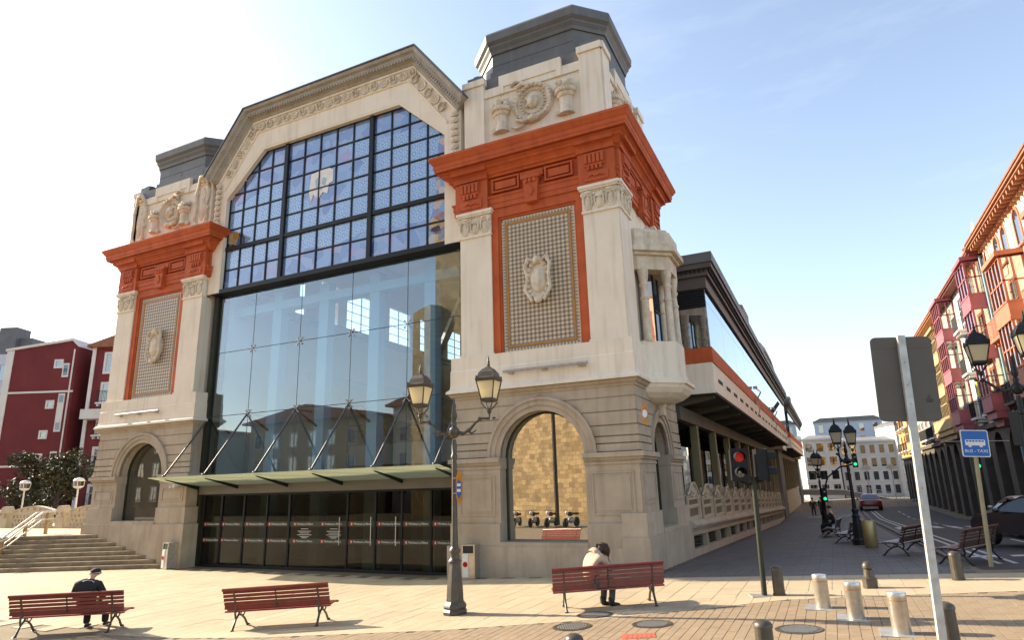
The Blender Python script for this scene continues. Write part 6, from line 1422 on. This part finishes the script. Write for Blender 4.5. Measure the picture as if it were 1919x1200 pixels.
# ------------------------------------------------------------------ cars
def car(label, loc, rz, paint, s=1.0):
    o = thing('parked_car', label, 'car', loc, rz); o.scale = (s, s, s)
    # x forward, profile in xz, lofted across y with tumblehome
    prof = [(-2.0,.35),(-2.05,.6),(-1.95,.92),(-1.55,1.0),(-1.1,1.38),(-.6,1.48),(.2,1.46),(.65,1.30),(1.15,.98),(1.8,.86),(2.05,.66),(2.08,.35)]
    b = MB(); secs = []
    for y, k, dz in ((-.80,.985,0),(-.84,1.,0),(.84,1.,0),(.80,.985,0)): pass
    rows = []
    for t in (-1,-.96,-.75,0,.75,.96,1):
        row = []
        for x, z in prof:
            hw = .86 if z < .95 else .86-.30*(z-.95)/.5
            e = 1-.03*abs(t)**6; row.append(b.P((x*e, t*hw, z-(.05*abs(t)**4 if z > .9 else 0))))
        rows.append(row)
    for i in range(len(rows)-1):
        for k in range(len(prof)-1): b.f.append([rows[i][k], rows[i][k+1], rows[i+1][k+1], rows[i+1][k]])
    b.f.append(rows[0]); b.f.append(rows[-1][::-1]); b.f.append([r[0] for r in rows]+[r[-1] for r in rows[::-1]])
    b.build('body', paint, o, smooth=40)
    for sd in (-1, 1):
        for poly in ([(-1.42,1.02),(-1.02,1.36),(-.35,1.42),(-.35,1.02)],[(-.28,1.02),(-.28,1.42),(.2,1.4),(.58,1.27),(.95,1.02)]):
            g = MB(); g.face([(x, sd*((.86-.30*(z-.95)/.5)+.004), z-.045) for x, z in poly]); g.build('side_window', DARKG, o)
        for x in (-1.3, 1.32):
            w0 = MB(); w0.lathe([(.0,-.1),(.31,-.1),(.33,-.06),(.33,.08),(.0,.08)], (x, sd*.80, .33), 18, 'y'); t_ = w0.build('tyre', BLACK, o, smooth=30); r0 = MB(); r0.lathe([(.0,-.115),(.2,-.11),(.21,.11),(.0,.115)], (x, sd*.80, .33), 14, 'y'); r0.build('rim', STEELD, o)
        h = MB(); h.ball((1.93, sd*.62, .72), .12, .16, .07); h.build('headlight', WHITE, o, smooth=60); h = MB(); h.ball((-2.0, sd*.66, .82), .06, .14, .1); h.build('tail_light', SRED, o, smooth=60)
        m_ = MB(); m_.ball((.75, sd*.95, 1.02), .08, .1, .07); m_.build('wing_mirror', paint, o, smooth=60)
    g = MB(); g.face([(1.1,-.72,1.0),(1.1,.72,1.0),(.68,.60,1.29),(.68,-.60,1.29)]); g.face([(1.1,-.72,1.012),(1.1,.72,1.012),(.68,.60,1.302),(.68,-.60,1.302)]); g.build('windscreen', SKYG, o)
    g = MB(); g.face([(-1.53,-.74,1.03),(-1.53,.74,1.03),(-1.14,.60,1.37),(-1.14,-.60,1.37)]); g.build('rear_window', DARKG, o)
    return o
CARB = mat('dark_blue_car_paint', (.012,.016,.03), (.015,.02,.035), 2, .25, 0, coat=.8); CARR = mat('maroon_car_paint', (.16,.012,.012), (.14,.01,.01), 2, .3, 0, coat=.6); CARW = mat('silver_car_paint', (.45,.47,.5), None, 2, .3, 0, .4, coat=.6)
car('dark blue parked car cut by the right picture edge', (10.0, 6.0, ground(10, 6)), rad(118), CARB)
car('small maroon car driving away far down the street', (7.9, 60, ground(7.9, 60)), rad(90), CARR, 1.1)
car('silver car glimpsed behind the dark blue one', (11.0, 13.0, ground(11, 13)), rad(95), CARW)
# ------------------------------------------------------------------ people
def skin_obj(name, pts, edges, m, parent, sub=2, loc=(0,0,0)):
    me = bpy.data.meshes.new(name); me.from_pydata([p[:3] for p in pts], edges, []); o = bpy.data.objects.new(name, me); COL.objects.link(o)
    sm = o.modifiers.new('skin', 'SKIN'); sm.use_smooth_shade = True; ss = o.modifiers.new('sub', 'SUBSURF'); ss.levels = sub; ss.render_levels = sub
    for i, p in enumerate(pts):
        r = p[3]; me.skin_vertices[0].data[i].radius = (r, p[4] if len(p) > 4 else r)
    me.skin_vertices[0].data[0].use_root = True
    dg = bpy.context.evaluated_depsgraph_get(); nm = bpy.data.meshes.new_from_object(o.evaluated_get(dg)); bpy.data.objects.remove(o)
    nm.name = name; 
    for p in nm.polygons: p.use_smooth = True
    nm.materials.clear(); nm.materials.append(m)
    q = obj(name, nm, None, parent, loc); return q
def chain(*idx): return list(zip(idx, idx[1:]))
# man in black: sits on bench 1, seen from behind, head bowed to the right
def man():
    x, y, a = B1; al = .26
    ox_ = x+math.cos(rad(a))*al; oy_ = y+math.sin(rad(a))*al
    o = thing('person', 'man in black jacket and dark cap sitting bowed on the left bench', 'person', (ox_, oy_, 0), rad(a)); o.scale = (.92, .92, .83)
    # local frame: +y is where he faces, x to his right; hip at z .52
    body = [(0,.20,.55,.13,.15),(0,.14,.75,.14,.11),(0,.10,.95,.16,.10),(0,.13,1.10,.13,.09),(.02,.18,1.18,.055),(.03,.22,1.24,.055),(.05,.25,1.31,.085,.09),(.06,.28,1.36,.075),
            (-.11,.24,.53,.085),(-.15,.62,.50,.065),(-.14,.60,.12,.045),(-.14,.60,.05,.04),(.11,.24,.53,.085),(.20,.62,.50,.065),(.20,.72,.12,.045),(.20,.72,.05,.04),
            (-.19,.14,1.08,.06),(-.26,.20,.84,.048),(-.14,.44,.66,.036),(-.08,.50,.64,.032),(.19,.14,1.08,.06),(.27,.22,.84,.048),(.15,.46,.66,.036),(.09,.52,.64,.032)]
    ed = chain(0,1,2,3,4,5,6,7)+chain(0,8,9,10,11)+chain(0,12,13,14,15)+chain(3,16,17,18,19)+chain(3,20,21,22,23)
    for s, w0 in ((-1, 19), (1, 23)):
        bx_, by_, bz_ = body[w0][:3]
        for k in range(5):
            i = len(body); ang = (-.5+.25*k)
            body.append((bx_-s*.02+.018*(k-2), by_+.05-(.012*abs(k-2)), bz_-.01, .010)); body.append((bx_-s*.03+.02*(k-2), by_+.08-(.014*abs(k-2)), bz_-.03, .009)); ed += [(w0, i), (i, i+1)]
    skin_obj('body', body, ed, SKIN, o)
    skin_obj('jacket', [(0,.19,.50,.20,.17),(0,.13,.72,.215,.155),(0,.09,.95,.235,.15),(0,.11,1.10,.19,.13),(.01,.15,1.19,.10,.085),(-.21,.13,1.08,.10),(-.30,.19,.83,.085),(-.15,.43,.67,.06),(.21,.13,1.08,.10),(.31,.21,.83,.085),(.16,.45,.67,.06)], chain(0,1,2,3,4)+chain(3,5,6,7)+chain(3,8,9,10), CLOTHB, o)
    skin_obj('trousers', [(0,.20,.54,.15,.13),(-.11,.26,.53,.10),(-.16,.63,.50,.085),(-.15,.62,.30,.08),(-.14,.60,.07,.075),(.11,.26,.53,.10),(.21,.63,.50,.085),(.21,.68,.30,.08),(.20,.72,.07,.075)], chain(0,1,2,3,4)+chain(0,5,6,7,8), CLOTHB, o)
    for sx, sy in ((-.14,.60),(.20,.72)):
        skin_obj('shoe', [(sx,sy-.05,.05,.05,.045),(sx,sy+.07,.045,.052,.04),(sx,sy+.20,.035,.045,.03)], chain(0,1,2), BLACK, o)
    c = MB(); c.T = lambda a_, b_, e: (.06+a_, .27+b_, 1.345+e); c.ball((0,0,.02), .105, .118, .085, 14, 8); c.build('cap', CLOTHB, o, smooth=60)
    c = MB(); c.prism([(.08*math.cos(t)+.06, .27+.10+.09*math.sin(t)) for t in [math.pi*k/8 for k in range(9)]], 1.325, 1.34, lambda p, q, r: (p, q, r-.5*(q-.37))); c.build('cap_peak', CLOTHB, o)
    c = MB(); c.lathe([(.108,1.325),(.112,1.335),(.11,1.35)], (.06,.27,0), 18); c.build('grey_hair', mat('grey_hair', (.45,.43,.4), None, 20, .7, 0), o, smooth=60)
    for s in (-1, 1): e = MB(); e.ball((.05+s*.092,.255,1.30), .014, .022, .03); e.build('ear', SKIN, o, smooth=60)
    e = MB(); e.ball((.055,.355,1.29), .018, .025, .022); e.build('nose', SKIN, o, smooth=60)
    for s in (-1, 1): e = MB(); e.ball((.055+s*.034,.333,1.315), .013, .01, .009); e.build('eye', BLACK, o, smooth=60)
    e = MB(); e.tube([(.03,.335,1.255),(.055,.342,1.252),(.08,.335,1.255)], .006, 5); e.build('mouth', SRED, o)
    c = MB(); c.tube([(-.13,.06,1.13),(-.06,.035,1.18),(.02,.03,1.195),(.09,.04,1.18),(.15,.07,1.13)], .007, 5); c.build('collar_piping', WHITE, o)
    return o
man()
def girl():
    x, y, a = B3; al = -.44
    ox_ = x+math.cos(rad(a))*al; oy_ = y+math.sin(rad(a))*al; zz = ground(ox_+.2, oy_)-.03
    o = thing('person', 'person in beige jacket bent forward head in hands on the right bench', 'person', (ox_, oy_, zz), rad(a-58)); o.scale = (1.0,1.0,.98)
    body = [(0,.12,.55,.13,.13),(0,.12,.75,.12,.10),(0,.26,.93,.14,.09),(0,.34,1.03,.08),(0,.40,1.08,.05),(0,.46,1.09,.085,.09),(0,.51,1.05,.08),
            (-.1,.18,.53,.08),(-.13,.56,.52,.06),(-.12,.50,.14,.042),(-.12,.50,.06,.04),(.1,.18,.53,.08),(.11,.56,.52,.06),(.06,.56,.14,.042),(.06,.56,.06,.04),
            (-.17,.28,.94,.05),(-.16,.50,.64,.042),(-.10,.54,.90,.034),(-.07,.54,1.0,.03),(.17,.28,.94,.05),(.15,.50,.64,.042),(.10,.54,.90,.034),(.07,.54,1.0,.03)]
    ed = chain(0,1,2,3,4,5,6)+chain(0,7,8,9,10)+chain(0,11,12,13,14)+chain(2,15,16,17,18)+chain(2,19,20,21,22)
    for s, w0 in ((-1, 18), (1, 22)):
        bx_, by_, bz_ = body[w0][:3]
        for k in range(5):
            i = len(body); body.append((bx_+s*.02+.012*(k-2), by_-.01+.012*k, bz_+.05-(.01*abs(k-2)), .009)); body.append((bx_+s*.015+.012*(k-2), by_-.02+.012*k, bz_+.085-(.012*abs(k-2)), .008)); ed += [(w0, i), (i, i+1)]
    skin_obj('body', body, ed, SKIN, o)
    skin_obj('jacket', [(0,.12,.50,.16,.14),(0,.10,.72,.155,.13),(0,.22,.92,.17,.115),(0,.30,1.03,.11),(0,.24,1.13,.085),(-.18,.27,.97,.08),(-.19,.49,.68,.066),(-.11,.54,.88,.052),(.18,.27,.97,.08),(.18,.49,.68,.066),(.11,.54,.88,.052)], chain(0,1,2,3,4)+chain(2,5,6,7)+chain(2,8,9,10), CLOTHP, o)
    skin_obj('trousers', [(0,.13,.53,.14,.12),(-.1,.2,.53,.095),(-.13,.57,.51,.075),(-.12,.53,.3,.065),(-.12,.50,.10,.06),(.1,.2,.53,.095),(.11,.57,.51,.075),(.08,.57,.3,.065),(.06,.56,.10,.06)], chain(0,1,2,3,4)+chain(0,5,6,7,8), CLOTHG, o)
    for sx, sy in ((-.12,.50),(.06,.56)): skin_obj('boot', [(sx,sy,.22,.068),(sx,sy-.01,.07,.066),(sx,sy+.08,.05,.055,.05),(sx,sy+.19,.04,.05,.035)], chain(0,1,2,3), BLACK, o)
    h = MB(); rr = random.Random(5); h.ball((0,.45,1.11), .118, .122, .115, 14, 9); 
    for k in range(60):
        t = rr.uniform(0,6.28); q = rr.uniform(.4,1); h.tube([(.1*math.cos(t)*q,.45+.11*math.sin(t)*q,1.20),(.128*math.cos(t),.46+.128*math.sin(t),1.09),(.11*math.cos(t),.49+.10*math.sin(t),.98+rr.uniform(-.03,.03))], [.012,.018,.008], 4)
    h.build('hair', HAIR, o, smooth=60)
    e = MB(); e.ball((0,.575,1.05), .016, .02, .02); e.build('nose', SKIN, o, smooth=60)
    for s in (-1, 1): e = MB(); e.ball((s*.033,.562,1.08), .012, .008, .008); e.build('eye', BLACK, o)
    e = MB(); e.tube([(-.022,.565,1.015),(.022,.565,1.015)], .006, 5); e.build('mouth', SRED, o)
girl()
def walker(label, x, y, rz, top, sit=False):
    o = thing('person', label, 'person', (x, y, ground(x, y)), rz)
    if not sit:
        pts = [(0,0,.92,.13,.11),(0,.02,1.15,.13,.1),(0,.02,1.38,.15,.1),(0,.02,1.50,.055),(0,.04,1.62,.09),(0,.04,1.72,.07),(-.1,0,.88,.08),(-.11,.12,.48,.06),(-.11,.05,.08,.045),(-.11,.17,.04,.04),(.1,0,.88,.08),(.11,-.05,.48,.06),(.11,-.22,.1,.045),(.11,-.12,.05,.04),(-.2,.02,1.4,.06),(-.25,.05,1.1,.045),(-.24,.15,.86,.035),(-.24,.2,.78,.03),(.2,.02,1.4,.06),(.25,-.05,1.1,.045),(.25,.02,.86,.035),(.25,.06,.78,.03)]
        skin_obj('body', pts, chain(0,1,2,3,4,5)+chain(0,6,7,8,9)+chain(0,10,11,12,13)+chain(2,14,15,16,17)+chain(2,18,19,20,21), SKIN, o, 1)
        skin_obj('coat', [(0,0,.80,.19,.15),(0,.02,1.12,.17,.13),(0,.02,1.38,.18,.12),(-.21,.02,1.4,.075),(-.26,.05,1.1,.06),(-.24,.14,.88,.05),(.21,.02,1.4,.075),(.26,-.05,1.1,.06),(.25,.02,.88,.05)], chain(0,1,2)+chain(2,3,4,5)+chain(2,6,7,8), top, o, 1)
        skin_obj('trousers', [(0,0,.88,.14,.12),(-.1,0,.82,.1),(-.11,.12,.48,.075),(-.11,.05,.1,.06),(.1,0,.82,.1),(.11,-.05,.48,.075),(.11,-.22,.12,.06)], chain(0,1,2,3)+chain(0,4,5,6), CLOTHB, o, 1)
        h = MB(); h.ball((0,.03,1.68), .10, .105, .10); h.build('hair', HAIR, o, smooth=60)
    else:
        pts = [(0,.1,.55,.14,.13),(0,.08,.8,.14,.11),(0,.10,1.02,.15,.1),(0,.14,1.14,.055),(0,.18,1.25,.09),(0,.18,1.33,.07),(-.1,.2,.53,.085),(-.12,.55,.5,.065),(-.12,.55,.08,.045),(-.12,.67,.04,.04),(.1,.2,.53,.085),(.12,.55,.5,.065),(.12,.55,.08,.045),(.12,.67,.04,.04),(-.2,.12,1.02,.06),(-.25,.25,.78,.05),(-.12,.45,.65,.04),(.2,.12,1.02,.06),(.25,.25,.78,.05),(.12,.45,.65,.04)]
        skin_obj('body', pts, chain(0,1,2,3,4,5)+chain(0,6,7,8,9)+chain(0,10,11,12,13)+chain(2,14,15,16)+chain(2,17,18,19), SKIN, o, 1)
        skin_obj('coat', [(0,.1,.5,.18,.16),(0,.08,.8,.17,.14),(0,.10,1.02,.18,.12),(-.21,.12,1.02,.075),(-.26,.25,.78,.065),(-.13,.44,.65,.05),(.21,.12,1.02,.075),(.26,.25,.78,.065),(.13,.44,.65,.05)], chain(0,1,2)+chain(2,3,4,5)+chain(2,6,7,8), top, o, 1)
        skin_obj('trousers', [(0,.12,.53,.14,.12),(-.1,.22,.53,.1),(-.12,.56,.5,.08),(-.12,.55,.12,.06),(.1,.22,.53,.1),(.12,.56,.5,.08),(.12,.55,.12,.06)], chain(0,1,2,3)+chain(0,4,5,6), CLOTHB, o, 1)
        h = MB(); h.ball((0,.16,1.30), .10, .11, .09); h.build('hair', HAIR, o, smooth=60)
walker('person in a dark coat sitting on the far street bench', 4.5, 17.0, rad(84), CLOTHB, True)
walker('left one of two dark clad people walking by the market wall', 2.75, 52, rad(5), CLOTHB); walker('right one of two dark clad people walking by the market wall', 3.45, 52.6, rad(-3), CLOTHB)
